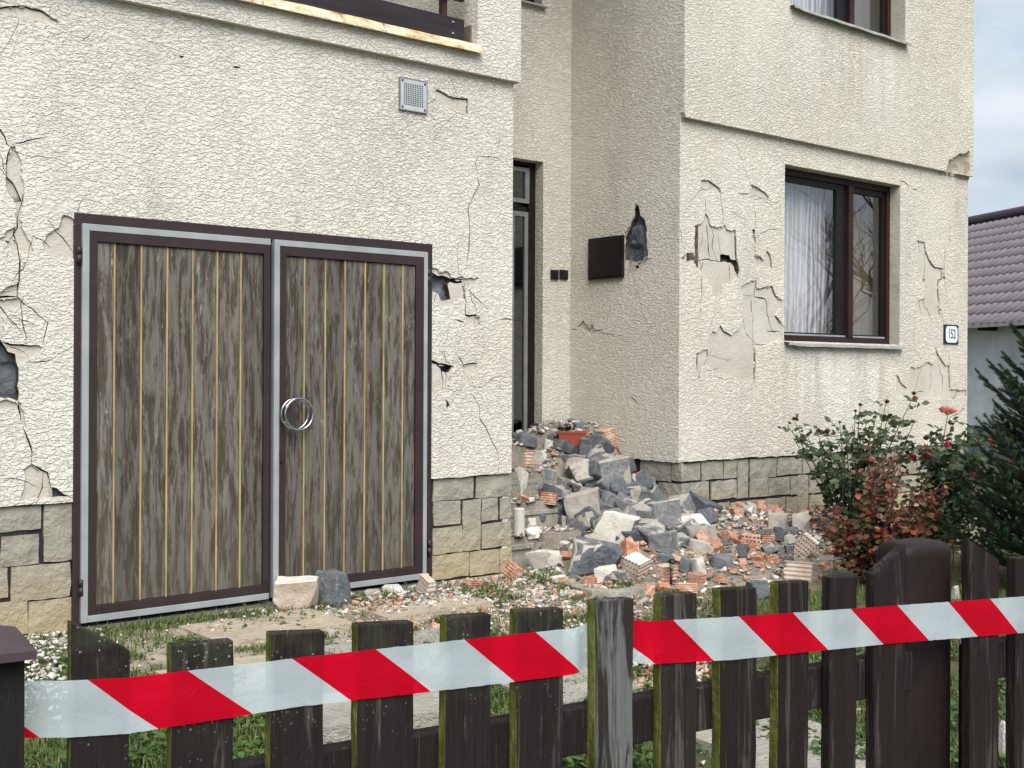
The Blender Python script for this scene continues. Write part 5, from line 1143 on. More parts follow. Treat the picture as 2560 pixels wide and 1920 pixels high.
for i in range(150):
    for _ in range(60):
        t, y = (r.uniform(.1, 3.4), r.uniform(-.95, .72)) if i < 110 else (r.uniform(.78, 1.66), r.uniform(-.35, .65))
        if (y > .0 and not .1 < t < W1 - .12) or y > 1.1: continue
        if y > -.1 and t < .85: continue
        if r.random() < heap(t, y) * 2.2 + .12: break
    X, Y = to_world(t, y); k = r.choices('bgmk', (46, 50, 4, 0) if y > -.3 and t < 1.9 else (26, 34, 12, 28))[0]; f_ = FILL[k]; o = link(f_[0], r.choice(f_[3])); s = r.uniform(.10, .26) if (.6 < t < 2.0 and y > -.4) else r.uniform(.06, .15)
    o.scale = (s, s, s); o.rotation_euler = (r.uniform(-.6, .6), r.uniform(-.6, .6), r.uniform(0, 6.28)); o.location = (X, Y, surf(X, Y) + s * .12); zn = 'on the entrance steps' if y > .15 else 'against the right plinth' if t > 1.9 and y > -.35 else 'below the steps' if t < 1.3 and y > -.4 else 'at the heap front' if t < 1.6 else 'in the right spill'; tag(o, f_[2].replace('the large pieces of the heap', 'larger pieces ' + zn), f_[1], f_[1] + 's packed ' + zn)
# planters, tube, garden stake
TERRA = m_plain('terracotta_plastic', (.26, .062, .032), .55, .35, var=.15, scale=4)
def planter(name, label, k, box, rot=(0, 0, 0), dz=0, wide=.9):
    x0, y0 = zz(k, box[0], box[1]); x1, y1 = zz(k, box[2], box[3]); X, Y, Z = hit((x0 + x1) / 2, y1 - 2); w, h = (x1 - x0) * Y / F, (y1 - y0) * Y / F; d = w * .55
    e = empty(name, label, 'planter', (X, Y + d * .4, CZ + ray((x0 + x1) / 2, y1)[1] * Y + dz)); e.rotation_euler = rot; b = MB(); t = .006; lw_ = .84
    def rg(w_, d_, z): return [(-w_, -d_, z), (w_, -d_, z), (w_, d_, z), (-w_, d_, z)]
    L = [rg(w / 2 * lw_, d / 2 * lw_, 0), rg(w / 2 * .94, d / 2 * .94, h * .82), rg(w / 2 * .92, d / 2 * .92, h * .82), rg(w / 2 * lw_ * .97, d / 2 * lw_ * .97, .01)]
    b.v = sum(L, []); b.f = [(0, 3, 2, 1)] + [(q * 4 + k_, q * 4 + (k_ + 1) % 4, q * 4 + 4 + (k_ + 1) % 4, q * 4 + 4 + k_) for q in range(3) for k_ in range(4)] + [(12, 13, 14, 15)]; b.m = [0] * len(b.f); b.build('tub', TERRA, e, bevel=.004)
    r_ = MB(); L = [rg(w / 2 * .95, d / 2 * .95, h * .83), rg(w / 2, d / 2, h * .83), rg(w / 2, d / 2, h), rg(w / 2 * .92, d / 2 * .92, h), rg(w / 2 * .92, d / 2 * .92, h * .83)]; r_.v = sum(L, [])
    r_.f = [(q * 4 + k_, q * 4 + (k_ + 1) % 4, q * 4 + 4 + (k_ + 1) % 4, q * 4 + 4 + k_) for q in range(4) for k_ in range(4)]; r_.m = [0] * len(r_.f); r_.build('rim', TERRA, e, bevel=.003)
    s = MB(); 
    for j in range(9):
        for i in range(9): s.v.append(((i / 8 - .5) * w * .9, (j / 8 - .5) * d * .9, h * .86 + .02 * fbm(i * .9, j * .9, 4)))
    s.f = [(j * 9 + i, j * 9 + i + 1, j * 9 + i + 10, j * 9 + i + 9) for j in range(8) for i in range(8)]; s.m = [0] * 64; s.build('soil', DUST, e)
    return e, w, d, h
pe, pw, pd, ph = planter('planter', 'upright terracotta planter full of debris on the landing', 'R1', (850, 320, 1260, 535))
bl = MB(); rr = random.Random(3)
for i in range(26):
    a = rr.uniform(0, 6.28); p = Vector((rr.uniform(-.4, .0) * pw, rr.uniform(-.3, .2) * pd, ph)); q = p + Vector((math.cos(a) * .05, math.sin(a) * .05, rr.uniform(.01, .06))); n = Vector((-math.sin(a), math.cos(a), 0)) * .012
    bl.add([p, (p + q) / 2 + n, q, (p + q) / 2 - n], [(0, 1, 2, 3)])
bl.build('wilted_leaves', m_leaf('wilted_green', [(.012, .02, .008), (.05, .07, .02)]), pe)
fell('R1', (1055,195,1210,310), 'b', 'dark stone dropped into the upright planter')
o = planter('planter', 'fallen terracotta planter lying open beside the dark plinth stone', 'R1', (1365, 600, 1730, 760), (math.radians(38), math.radians(-12), .1))
o = planter('planter', 'broken red planter poking out behind the blue grey stone', 'R1', (1860, 915, 2140, 1100), (math.radians(-35), math.radians(-25), .3))
x0, y0 = zz('R2', 180, 0); x1, y1 = zz('R2', 325, 330); X, Y, Z = hit((x0 + x1) / 2 + 4, y1); r_ = (x1 - x0) * Y / F / 2; b = MB(); n = 22; hgt = (y1 - y0) * Y / F
prof = []
for i in range(n): z = hgt * i / n; prof += [(z, r_), (z + hgt / n * .6, r_), (z + hgt / n * .7, r_ * .93), (z + hgt / n * .95, r_ * .93)]
for z, q in prof:
    for k in range(20): b.v.append((q * math.cos(k * .31416), q * math.sin(k * .31416), z))
for j in range(len(prof) - 1):
    for k in range(20): b.f.append((j * 20 + k, j * 20 + (k + 1) % 20, (j + 1) * 20 + (k + 1) % 20, (j + 1) * 20 + k)); b.m.append(0)
b.f.append(tuple((len(prof) - 1) * 20 + k for k in range(20))); b.m.append(0)
o = b.build('ribbed_pot', m_plain('white_plastic', (.66, .64, .60), .5, .4, var=.06)); o.location = (X, Y + r_, Z); tag(o, 'white ribbed tube standing on the lowest step by the garage corner', 'tube')
X, Y, Z = hit(*zz('R2', 2100, 860)); hh = (850 - 555) * .20796 * Y / F; gs = empty('garden_lamp', 'small black garden stake lamp stuck in the rubble', 'lamp', (X, Y, Z))
MB().tube([(0, 0, -.08), (.004, 0, hh * .6)], .009, 8).build('stake', BLACK, gs, True); MB().tube([(.004, 0, hh * .6), (.006, 0, hh * .62), (.008, 0, hh * .86)], [.006, .016, .018], 10).build('lens', m_plain('lamp_lens', (.35, .32, .26), .3), gs, True); MB().tube([(.008, 0, hh * .86), (.008, 0, hh * .9), (.008, 0, hh)], [.032, .034, .012], 12).build('cap', BLACK, gs, True)

# ------------------------------------------------------------------ small fragments, crumbs, gravel
def shard_tpl(seed):
    r = random.Random(seed); bm = bmesh.new(); vs_ = [bm.verts.new((r.uniform(-1, 1) * r.choice((1, .8)), r.uniform(-1, 1) * .8, r.uniform(-1, 1) * .5)) for _ in range(9)]
    g = bmesh.ops.convex_hull(bm, input=vs_); bmesh.ops.delete(bm, geom=[e for e in g['geom_interior'] if isinstance(e, bmesh.types.BMVert)], context='VERTS'); bmesh.ops.triangulate(bm, faces=bm.faces)
    bm.verts.index_update(); v = np.array([x.co[:] for x in bm.verts]); f = np.array([[x.index for x in q.verts] for q in bm.faces]); bm.free(); return v, f
TPL = [shard_tpl(i) for i in range(14)]
def rotm(rx, ry, rz): return np.array(Matrix.Rotation(rz, 3, 'Z') @ Matrix.Rotation(ry, 3, 'Y') @ Matrix.Rotation(rx, 3, 'X'))
def scatter(name, n, pos, size, mats, wts, label):
    V, T, M = [], [], []; off = 0; r = random.Random(len(name) * 7 + n)
    for i in range(n):
        p = pos(r)
        if p is None: continue
        v, f = TPL[r.randrange(14)]; s = size(r) * (p[3] if len(p) > 3 else 1); R = rotm(r.uniform(-.5, .5), r.uniform(-.5, .5), r.uniform(0, 6.28))
        V.append((v * s) @ R.T + np.array([p[0], p[1], p[2] + s * .2])); T.append(f + off); off += len(v); M.append(np.full(len(f), r.choices(range(len(mats)), wts(*to_local(p[0], p[1])) if callable(wts) else wts)[0]))
    return tag(link(name, np_mesh(name, np.concatenate(V), np.concatenate(T), mats, np.concatenate(M))), label, kind='stuff')
def in_heap(r):
    for _ in range(30):
        t, y = r.uniform(-.2, 4.3), r.uniform(-1.35, 1.2)
        if y > 0 and not .03 < t < W1 - .04: continue
        if y > SIDE_Y - .05: continue
        h = heap(t, y)
        if r.random() > .15 + min(.85, h * 6): continue
        X, Y = to_world(t, y); return X, Y, surf(X, Y)
FRAGM = [PLASTER, MORTAR, CLAY, CLAYD, BASALT2, DUST]
scatter('rubble_fragments', 6500, in_heap, lambda r: .007 + .034 * r.random() ** 3, FRAGM, lambda t, y: (20, 30, 2, 4, 24, 20) if y > -.35 and t < 1.8 else (20, 22, 13, 16, 11, 18), 'small broken bits of brick, mortar and stone filling the heap')
def before_garage(r):
    for _ in range(30):
        px, py = r.uniform(520, 1750), r.uniform(1430, 1680); dens = math.exp(-((px - 1200) / 400) ** 2 - ((py - 1490) / 95) ** 2)
        if r.random() < dens:
            X, Y = gp(px, py); t, y = to_local(X, Y)
            if y < -.03: return X, Y, ground_z(X, Y) + (.03 if abs(y + .52) < .23 and -1.5 < t < -.8 else 0)
scatter('plaster_gravel', 6000, before_garage, lambda r: .006 + .030 * r.random() ** 3, FRAGM, (24, 28, 11, 11, 4, 22), 'white and orange plaster gravel strewn before the garage and steps')
def left_pile(r):
    X, Y = gp(r.gauss(95, 75), r.gauss(1660, 62)); t, y = to_local(X, Y)
    return (X, Y, ground_z(X, Y) + .01 + .05 * r.random() * math.exp(-((t + 3.7) / .5) ** 2)) if y < -.02 else None
scatter('white_chips', 900, left_pile, lambda r: .008 + .020 * r.random() ** 2, [PLASTER, MORTAR], (75, 25), 'heap of white plaster chips beside the left post')
def lawn(r): 
    X, Y = gp(r.uniform(0, 2560), r.uniform(1545, 1918)); t, y = to_local(X, Y); return (X, Y, ground_z(X, Y) + .012) if y < -.05 and fbm(X * 1.6, Y * 1.6, 9) > -.12 else None
scatter('scattered_chips', 950, lawn, lambda r: .005 + .014 * r.random() ** 3, [PLASTER, MORTAR, CLAY], (55, 38, 7), 'white plaster chips sprinkled over the lawn')
def yard(r):
    t, y = r.uniform(-3.7, .8), -.04 - 1.5 * r.random() ** 1.3; X, Y = to_world(t, y); return X, Y, ground_z(X, Y) + (.028 if abs(y + .51) < .24 and -2.55 < t < -.8 else .004)
scatter('yard_crumbs', 2600, yard, lambda r: .003 + .013 * r.random() ** 3, [PLASTER, MORTAR, DUST, CLAY], (30, 30, 34, 6), 'plaster crumbs and dust scattered over the yard before the garage')
def chip_pile(r):
    X, Y = gp(r.gauss(1680, 55), r.gauss(1690, 26)); return X, Y, ground_z(X, Y) + .005 + .05 * r.random() * math.exp(-((X - .9) ** 2 + (Y - 5.7) ** 2) / .1)
scatter('brick_chips', 420, chip_pile, lambda r: .012 + .030 * r.random() ** 2, [CLAY, CLAYD, PLASTER, MORTAR], (45, 25, 15, 15), 'small pile of orange brick chips behind the two grey pickets')
# shards large enough to be picked out one by one
SH = {'clay': (CLAY, 'brick_shard', 'brick shard', 'small orange brick shard, one of many loose in the rubble spill'), 'plas': (PLASTER, 'plaster_shard', 'plaster shard', 'small white plaster shard, one of many loose in the rubble spill'), 'grey': (BASALT2, 'stone_shard', 'stone shard', 'small grey stone shard, one of many loose in the rubble spill')}
meshes = {k: [rock_mesh(v[1], 1, .8, .5, 700 + i * 17 + len(k), 0, [v[0], v[0]], .45, 1) for i in range(4)] for k, v in SH.items()}
r = random.Random(21)
for i in range(125):
    if i < 80: p = in_heap(r)
    else: p = before_garage(r)
    if not p: continue
    tt, yy = to_local(p[0], p[1]); k = r.choices(('clay', 'plas', 'grey'), ((8, 40, 52) if yy > -.3 and tt < 1.8 else (48, 36, 16)) if i < 80 else (30, 65, 5))[0]; v = SH[k]; o = link(v[1], r.choice(meshes[k])); s = r.uniform(.035, .085) if i < 80 else r.uniform(.025, .055)
    o.scale = (s, s, s * r.uniform(.6, 1.2)); o.rotation_euler = (r.uniform(-.5, .5), r.uniform(-.5, .5), r.uniform(0, 6.28)); o.location = (p[0], p[1], p[2] + s * .2); zn = 'before the garage door' if i >= 80 else 'on the entrance steps' if yy > .0 else 'along the right plinth' if tt > 2.2 else 'in front of the steps'; tag(o, v[3].replace('in the rubble spill', zn), v[2], v[2] + 's loose ' + zn)

# ------------------------------------------------------------------ grass
def blades(n, pos, hgt, wid):
    B = np.array([[p[0], p[1], p[2]] for p in (pos() for _ in range(n)) if p is not None]); n = len(B); a = rng.uniform(0, 6.283, n); h = hgt * rng.uniform(.4, 1.25, n); lean = rng.uniform(.2, 1.0, n); w = wid * rng.uniform(.6, 1.3, n)
    d = np.stack([np.cos(a), np.sin(a), np.zeros(n)], 1); s = np.stack([-np.sin(a), np.cos(a), np.zeros(n)], 1) * w[:, None]
    mid = B + d * (h * lean * .3)[:, None] + np.array([0, 0, 1.0]) * (h * .6)[:, None]; tip = B + d * (h * lean)[:, None] + np.array([0, 0, 1.0]) * (h * (1.0 - .35 * lean))[:, None]
    V = np.stack([B - s, B + s, mid - s * .8, mid + s * .8, tip], 1).reshape(-1, 3); base = np.arange(n)[:, None] * 5
    T = np.concatenate([base + np.array([[0, 1, 3]]), base + np.array([[0, 3, 2]]), base + np.array([[2, 3, 4]])], 0); return V, T
gr = random.Random(5)
def gpos():
    for _ in range(12):
        X, Y = gp(gr.uniform(-60, 2640), 1430 + 500 * gr.random() ** .7, .0); t, y = to_local(X, Y)
        if y > -.06 or heap(t, y) > .09: continue
        c = fbm(X * 1.1 + 3, Y * 1.1, 2.0, 4) + .33 * sstep(-.9, -2.2, y) + .16 * math.exp(-((y + .35) / .35) ** 2) * (t < -.6) - .35 * math.exp(-((t - .2) / 1.0) ** 2 - ((y + .8) / .6) ** 2) + .02
        if c > gr.uniform(-.05, .25): return X, Y, ground_z(X, Y)
V, T = blades(42000, gpos, .055, .0026)
def tpos():
    for _ in range(14):
        t, y = gr.uniform(-3.6, .6), -.05 - 1.3 * gr.random(); X, Y = to_world(t, y)
        if heap(t, y) > .05: continue
        if fbm(X * 3.1 + 11, Y * 3.1, 6.0, 3) + .22 * math.exp(-((y + .14) / .12) ** 2) * (t < -1.2) > gr.uniform(.04, .22): return X + gr.gauss(0, .01), Y + gr.gauss(0, .01), ground_z(X, Y)
V2, T2 = blades(15000, tpos, .038, .0028); T2 = T2 + len(V); V = np.concatenate([V, V2]); T = np.concatenate([T, T2])
GRASS = m_leaf('grass_blades', [(.03, .06, .012), (.075, .13, .028), (.12, .17, .045), (.19, .19, .08)], .6)
tag(link('grass', np_mesh('grass', V, T, GRASS)), 'short uneven grass with clover growing between the plaster chips', kind='stuff')
def cpos():
    for _ in range(12):
        X, Y = gp(gr.uniform(-60, 2640), 1470 + 460 * gr.random() ** .7, .0); t, y = to_local(X, Y)
        if y > -.06 or heap(t, y) > .08: continue
        if fbm(X * 2.1 + 7, Y * 2.1, 5.0, 3) + .25 * sstep(-.9, -2.2, y) > gr.uniform(.05, .3): return X, Y, ground_z(X, Y) + gr.uniform(.01, .05)
n = 9000; B = np.array([p for p in (cpos() for _ in range(n)) if p]); n = len(B); a = rng.uniform(0, 6.283, n); s = rng.uniform(.007, .017, n); tl = rng.uniform(-.5, .5, (n, 2)); ang = np.linspace(0, 6.283, 6, endpoint=False); V = []
for k in range(6):
    dx = np.cos(ang[k] + a) * s; dy = np.sin(ang[k] + a) * s; V.append(np.stack([B[:, 0] + dx, B[:, 1] + dy, B[:, 2] + dx * tl[:, 0] + dy * tl[:, 1]], 1))
V = np.stack(V, 1).reshape(-1, 3); base = np.arange(n)[:, None] * 6; T = np.concatenate([base + np.array([[0, k, k + 1]]) for k in range(1, 5)], 0)
tag(link('clover', np_mesh('clover', V, T, m_leaf('clover_leaf', [(.025, .06, .015), (.06, .12, .03), (.11, .17, .05)], .55))), 'clover and plantain leaves spread through the lawn', kind='stuff')

# ------------------------------------------------------------------ shrubs and trees
LEAFT = np.array([[0, 0, 0], [-.30, .33, .05], [-.36, .55, .06], [-.16, .88, .03], [0, 1, -.05], [.16, .88, .03], [.36, .55, .06], [.30, .33, .05], [0, .5, -.04]]); LEAFF = np.array([[0, 1, 8], [1, 2, 8], [2, 3, 8], [3, 4, 8], [4, 5, 8], [5, 6, 8], [6, 7, 8], [7, 0, 8]])[:, ::-1]
def leaves(items):
    """items: (position, direction, up, length)"""
    V, T = [], []
    for i, (p, d, u, L) in enumerate(items):
        d = Vector(d).normalized(); s = d.cross(Vector(u)).normalized() if d.cross(Vector(u)).length > 1e-3 else Vector((1, 0, 0)); n = s.cross(d); M = np.array([s[:], d[:], n[:]])
        V.append((LEAFT * L) @ M + np.array(p[:])); T.append(LEAFF + i * 9)
    return np.concatenate(V), np.concatenate(T)
def rose_head(b, c, R, r, m=0, petals=14):
    for k in range(petals):
        a = k * 2.4; f = k / petals; rr = R * (.25 + .75 * f); tilt = .2 + 1.0 * f; q = Vector((math.cos(a), math.sin(a), 0)); t = Vector((-math.sin(a), math.cos(a), 0)); o = c + q * rr * .25
        top = o + q * rr * math.sin(tilt) * .75 + Vector((0, 0, R * (1.0 - .55 * f))); w = rr * .62
        b.add([o - Vector((0, 0, R * .3)), o + t * w * .8 + q * rr * .2 + Vector((0, 0, R * .2)), top + t * w * .55, top + q * rr * .14 * r.uniform(.5, 1.5), top - t * w * .55, o - t * w * .8 + q * rr * .2 + Vector((0, 0, R * .2))], [(0, 1, 2), (0, 2, 3), (0, 3, 4), (0, 4, 5)], m)
GREENSTEM = m_plain('green_stem', (.07, .085, .03), .6); BARK = m_plain('shrub_bark', (.07, .05, .035), .9, var=.3, scale=30)
def at(px, py, Y): a, b_ = ray(px, py); return Vector((a * Y, Y, CZ + b_ * Y))
def grow(rootp, tips, r, sag=.12, n=7):
    out = []
    for tp_ in tips:
        base = rootp + Vector((r.uniform(-.08, .08), r.uniform(-.08, .08), 0)); c = base.lerp(tp_, .45) + Vector((r.uniform(-.08, .08), r.uniform(-.08, .08), sag)); pts = []
        for i in range(n + 1): f = i / n; pts.append(base * (1 - f) ** 2 + c * 2 * f * (1 - f) + tp_ * f * f)
        out.append(pts)
    return out
def shrub(name, label, rootp, tips, leafL, dens, mat, r, stem_r=.006, group='plants in the front bed', twig=.12, up=.3):
    e = empty(name, label, 'shrub', tuple(rootp), group=group); st_ = grow(rootp, tips, r); b = MB(); it = []
    for pts in st_:
        rel = [p - rootp for p in pts]; b.tube(rel, [stem_r * (1 - .75 * i / (len(rel) - 1)) + .0012 for i in range(len(rel))], 5)
        for i in range(2, len(rel)):
            for _ in range(max(1, int(dens * (.45 + .6 * r.random() + .7 * (i / len(rel)) ** 2)))):
                p = rel[i].lerp(rel[i - 1], r.random()); a = r.uniform(0, 6.28); d = Vector((math.cos(a), math.sin(a), r.uniform(-.2, .7))).normalized(); q = p + d * twig * r.uniform(.4, 1.1); b.tube([p, q], [.0018, .001], 3, cap=False)
                for k in range(r.choice((3, 5, 5))):
                    f = 1 - .28 * (k // 2 + (k > 0)); pp = p.lerp(q, max(.2, f)); s = d.cross(Vector((0, 0, 1))); s = s.normalized() if s.length > .01 else Vector((1, 0, 0)); dd = d if k == 0 else (d * .4 + s * (1 if k % 2 else -1))
                    it.append((pp, dd + Vector((0, 0, r.uniform(-.8, .5))), Vector((r.uniform(-.9, .9), r.uniform(-1.5, .5), r.uniform(.2, 1))), leafL * r.uniform(.65, 1.2)))
    b.build('stems', GREENSTEM if stem_r < .007 else BARK, e, True)
    V, T = leaves(it); link('foliage', np_mesh('foliage', V, T, mat, smooth=True), e); return e, rootp
r = random.Random(11)
ROSEL = m_leaf('rose_leaf', [(.024, .050, .022), (.046, .084, .038), (.085, .125, .065), (.07, .055, .03)], .42)
REDL = m_leaf('autumn_leaf', [(.085, .020, .014), (.14, .042, .022), (.075, .052, .022), (.12, .034, .024), (.10, .10, .04), (.34, .05, .034), (.28, .16, .12), (.06, .08, .03), (.12, .05, .028)], .5)
Yr = 9.6; root = at(2130, 1392, Yr); root.z = .0
tl = [zz('R4', *p) for p in ((215,330),(160,380),(420,430),(490,430),(595,360),(725,260),(765,215),(980,190),(1040,340),(1210,130),(1210,350),(960,400),(880,430),(700,500),(570,560),(620,640),(330,480),(210,480),(750,640),(1000,520),(1150,520),(820,330),(520,700),(780,800),(660,780),(900,560),(1050,620),(900,300),(850,480),(1000,280),(640,450),(700,380),(480,560))]
e, o0 = shrub('rose_bush', 'tall dark green rose bush with dead heads before the right wall', root, [at(x, y, Yr + r.uniform(-.35, .35)) for x, y in tl], .060, 2.5, ROSEL, r, .0065)
HIP = m_plain('dead_bloom', (.11, .035, .022), .9); PINK = m_leaf('pink_petal', [(.75, .22, .20), (.80, .38, .33)], .6); RED = m_leaf('crimson_petal', [(.22, .008, .02), (.36, .012, .035)], .6); HOT = m_leaf('hot_pink_petal', [(.62, .035, .12), (.7, .10, .2)], .6); SALM = m_leaf('faded_petal', [(.42, .12, .07), (.6, .32, .2)], .6)
def blooms(e, o0, lst, Y):
    for x, y, R, m in lst:
        b = MB(); c = at(*zz('R4', x, y), Y + r.uniform(-.2, .2)) - o0; rose_head(b, c, R * (1.2 if m is RED or m is HIP else .95), r); b.build('bloom', m, e)
blooms(e, o0, [(215, 330, .022, HIP), (235, 325, .016, HIP), (280, 430, .014, HIP), (420, 430, .026, HIP), (490, 435, .022, HIP), (595, 355, .014, HIP), (725, 262, .016, HIP), (765, 213, .02, HIP), (985, 188, .024, HIP), (1210, 118, .022, HIP), (1222, 160, .034, SALM), (1022, 355, .024, HOT), (630, 655, .02, SALM)], Yr)
Yp = 9.9; rp = at(2330, 1380, Yp); rp.z = 0
tl = [zz('R4', *p) for p in ((1490,290),(1530,480),(1440,440),(1390,470),(1640,460),(1720,400),(1600,560),(1480,600),(1740,520),(1830,560),(1300,520),(1320,640),(1560,700),(1660,700),(1760,640),(1480,760),(1640,820),(1760,860),(1900,740),(1850,900),(1300,800),(1400,900),(1560,900),(1950,320),(2060,400),(1700,960),(1900,960),(2000,900))]
e, o0 = shrub('rose_bush', 'flowering rose bush with pink and crimson blooms behind the spruce', rp, [at(x, y, Yp + r.uniform(-.4, .4)) for x, y in tl], .062, 3.5, ROSEL, r, .0065)
blooms(e, o0, [(1490, 275, .065, PINK), (1450, 260, .05, PINK), (1525, 270, .045, PINK), (1490, 548, .05, HOT), (1310, 620, .075, RED), (1330, 660, .05, RED), (1150, 670, .05, RED), (1200, 655, .04, RED), (1745, 750, .055, RED), (1780, 800, .05, RED), (1700, 800, .045, HOT), (1780, 870, .04, RED), (1880, 548, .05, PINK), (1840, 510, .04, PINK), (2055, 390, .04, PINK), (1725, 400, .018, HIP), (1640, 465, .018, HIP), (1310, 490, .03, HIP)], Yp - .1)
Yb = 8.35; rb = at(2190, 1470, Yb); rb.z = 0
tl = [zz('R4', *p) for p in ((850,550),(940,600),(1040,640),(900,700),(960,800),(880,760),(1010,720),(1100,700),(1350,800),(1440,840),(1480,950),(1430,1000),(1300,900),(1200,920),(1100,880),(1000,960),(880,1000),(820,1080),(760,1160),(640,1180),(520,1140),(440,1200),(360,1040),(1380,1100),(1280,1080),(1180,1060),(1080,1100),(960,1120),(1350,1230),(1200,1240),(1050,1220),(900,1260),(760,1300),(620,1310),(520,1360),(460,1440),(700,1400),(850,1400),(980,1360),(560,1540),(760,1520),(680,1560),(860,1540),(500,1300),(420,1120))]
shrub('red_shrub', 'reddening autumn shrub with coppery leaves behind the thick post', rb, [at(x, y, Yb + r.uniform(-.35, .35)) for x, y in tl], .050, 2.6, REDL, r, .008, twig=.10)
# yellow flowers low behind the post
for i, (x, y, lb) in enumerate(((1530, 1260, 'upper'), (1590, 1280, 'pair'), (1530, 1350, 'lower'), (455, 1540, 'single'), (945, 1470, 'small'))):
    Yq = 8.9 if x > 1400 else 8.0; c = at(*zz('R4', x, y), Yq); ee = empty('marigold', {'upper': 'yellow flower, uppermost left of the group behind the thick post', 'pair': 'yellow flower, right one of the group behind the thick post', 'lower': 'yellow flower just above the slanted picket gap', 'single': 'yellow flower at the left foot of the red shrub', 'small': 'small yellow flower beside the slanted picket left of the post'}[lb], 'flower', (c.x, c.y, 0), group='yellow flowers in the bed')
    MB().tube([(0, 0, 0), (.01, 0, c.z * .5), (0, 0, c.z)], .003, 5).build('stem', GREENSTEM, ee); b = MB(); rose_head(b, Vector((0, 0, c.z)), .03 if i < 3 else .02, r, petals=16); b.build('flower_head', m_leaf('yellow_petal', [(.75, .38, .02), (.85, .50, .04)], .6), ee)
# low dark ground cover of the bed
it = []
for i in range(1500):
    p = at(*zz('R4', r.uniform(1250, 2300), r.uniform(1000, 1420)), r.uniform(8.6, 10.4)); p.z = max(.03, min(p.z, .55)) ; it.append((p, Vector((r.uniform(-1, 1), r.uniform(-1, 1), r.uniform(-.2, .8))), Vector((r.uniform(-.6, .6), r.uniform(-.6, .6), 1)), r.uniform(.03, .06)))
V, T = leaves(it); tag(link('bed_foliage', np_mesh('bed_foliage', V, T, m_leaf('bed_leaf', [(.012, .025, .012), (.03, .055, .02), (.05, .075, .02)], .5), smooth=True)), 'dark low foliage filling the flower bed behind the thick post', kind='stuff')
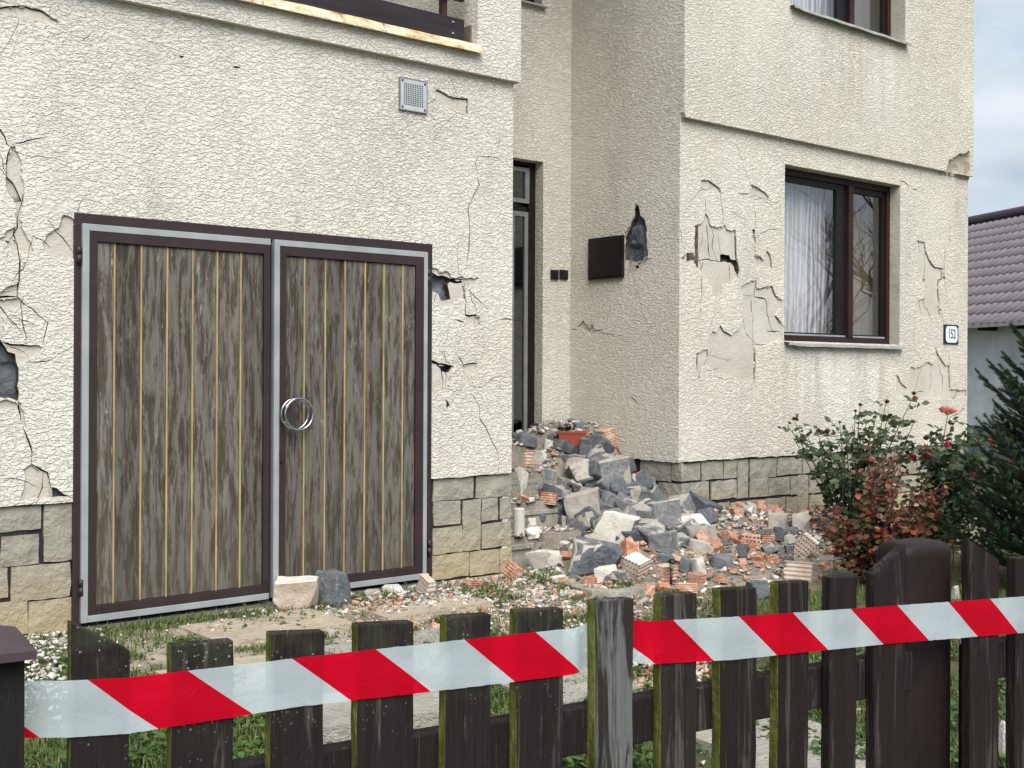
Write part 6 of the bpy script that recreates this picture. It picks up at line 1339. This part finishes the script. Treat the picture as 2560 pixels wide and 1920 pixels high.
# young spruce
def spruce(name, label, base, height, seed, spread=.85, zmin=.05):
    r = random.Random(seed); e = empty(name, label, 'tree', tuple(base)); MB().tube([(0, 0, -.05), (0, 0, height * .6), (0, 0, height)], [.05, .03, .006], 8).build('trunk', BARK, e, True)
    b = MB(); segs = []
    z = zmin; k = 0
    while z < height * .97:
        nb_ = 7 if z < height * .7 else 5; Lb = spread * (1 - z / height) ** .8 + .08
        for q in range(nb_):
            a = k * .7 + q * 6.2832 / nb_ + r.uniform(-.25, .25); L = Lb * r.uniform(.75, 1.15); d = Vector((math.cos(a), math.sin(a), .50 + .35 * z / height)); pts = [Vector((0, 0, z)) + d * L * f + Vector((0, 0, -.10 * L * math.sin(f * 3.0) + .10 * L * f * f)) for f in (0, .25, .5, .75, 1)]
            b.tube(pts, [.009, .007, .005, .004, .003], 4, cap=False); segs += [(pts[i], pts[i + 1]) for i in range(4)]
            for s in range(2, 9):
                f = s / 9.5; i_ = min(3, int(f * 4)); p = pts[i_].lerp(pts[i_ + 1], f * 4 - i_)
                for sg in (-1, 1):
                    side = Vector((-math.sin(a), math.cos(a), 0)) * sg; dd = (d * .75 + side * .75 + Vector((0, 0, r.uniform(-.1, .25)))).normalized(); Ls = L * .42 * (1.05 - f) + .04; p2 = p + dd * Ls; b.tube([p, p2], [.003, .002], 3, cap=False); m_ = max(1, int(Ls / .06)); segs += [(p.lerp(p2, j / m_), p.lerp(p2, (j + 1) / m_)) for j in range(m_)]
        z += height * .062; k += 1
    b.build('branches', m_plain('spruce_twig', (.035, .03, .018), .9), e)
    P0 = np.array([s[0][:] for s in segs]); P1 = np.array([s[1][:] for s in segs]); Ls = np.linalg.norm(P1 - P0, axis=1); cnt = np.maximum(12, (Ls / .0006).astype(int)); idx = np.repeat(np.arange(len(segs)), cnt); n = len(idx)
    f = rng.random(n)[:, None]; B = P0[idx] * (1 - f) + P1[idx] * f; ax = ((P1 - P0) / Ls[:, None])[idx]; rv = rng.normal(size=(n, 3)); rv -= ax * (rv * ax).sum(1)[:, None]; rv /= np.linalg.norm(rv, axis=1)[:, None]; rv[:, 2] += .15
    dn = rv * .85 + ax * .6; Ln = rng.uniform(.016, .030, n)[:, None]; sd = np.cross(ax, rv) * .0019; V = np.stack([B - sd, B + sd, B + dn * Ln], 1).reshape(-1, 3); T = np.arange(n * 3).reshape(-1, 3)
    link('needles', np_mesh('needles', V, T, m_leaf('spruce_needle', [(.014, .036, .017), (.027, .060, .027), (.046, .084, .038)], .5)), e); print('needles', n); return e
Ys = 8.1; bp_ = at(2640, 1500, Ys); bp_.z = 0; spruce('young_spruce', 'dark young spruce at the right edge behind the fence', bp_, 1.85, 3, .78)

# bare trees and a hedge across the street, out of the picture to the right, mirrored in the window panes
def bare_tree(name, label, base, H, seed):
    r = random.Random(seed); b = MB()
    def br(p, d, L, R, lv):
        pts = [p]; q = p
        for i in range(3): d = (d + Vector((r.uniform(-.18, .18), r.uniform(-.18, .18), r.uniform(-.05, .15)))).normalized(); q = q + d * L / 3; pts.append(q)
        b.tube(pts, [R, R * .85, R * .7, R * .55], 5 if lv < 2 else 3, cap=False)
        if lv < 5:
            for i in range(3 if lv else 5):
                a = r.uniform(0, 6.28); s = Vector((math.cos(a), math.sin(a), r.uniform(.1, .8))); br(pts[r.choice((1, 2, 3))], (d * .6 + s * .8).normalized(), L * r.uniform(.55, .75), R * .5, lv + 1)
    e = empty(name, label, 'tree', base); br(Vector((0, 0, 0)), Vector((0, 0, 1)), H * .42, H * .022, 0); b.build('branches', BARK, e); return e
bare_tree('bare_tree', 'bare tree across the street mirrored in the left window pane', (21, 12.0, 0), 7.0, 4); bare_tree('bare_tree', 'second bare tree across the street mirrored in the right window pane', (24, 15.5, 0), 8.0, 9); bare_tree('bare_tree', 'third bare tree across the street mirrored low in the windows', (17, 9.5, 0), 4.5, 14)
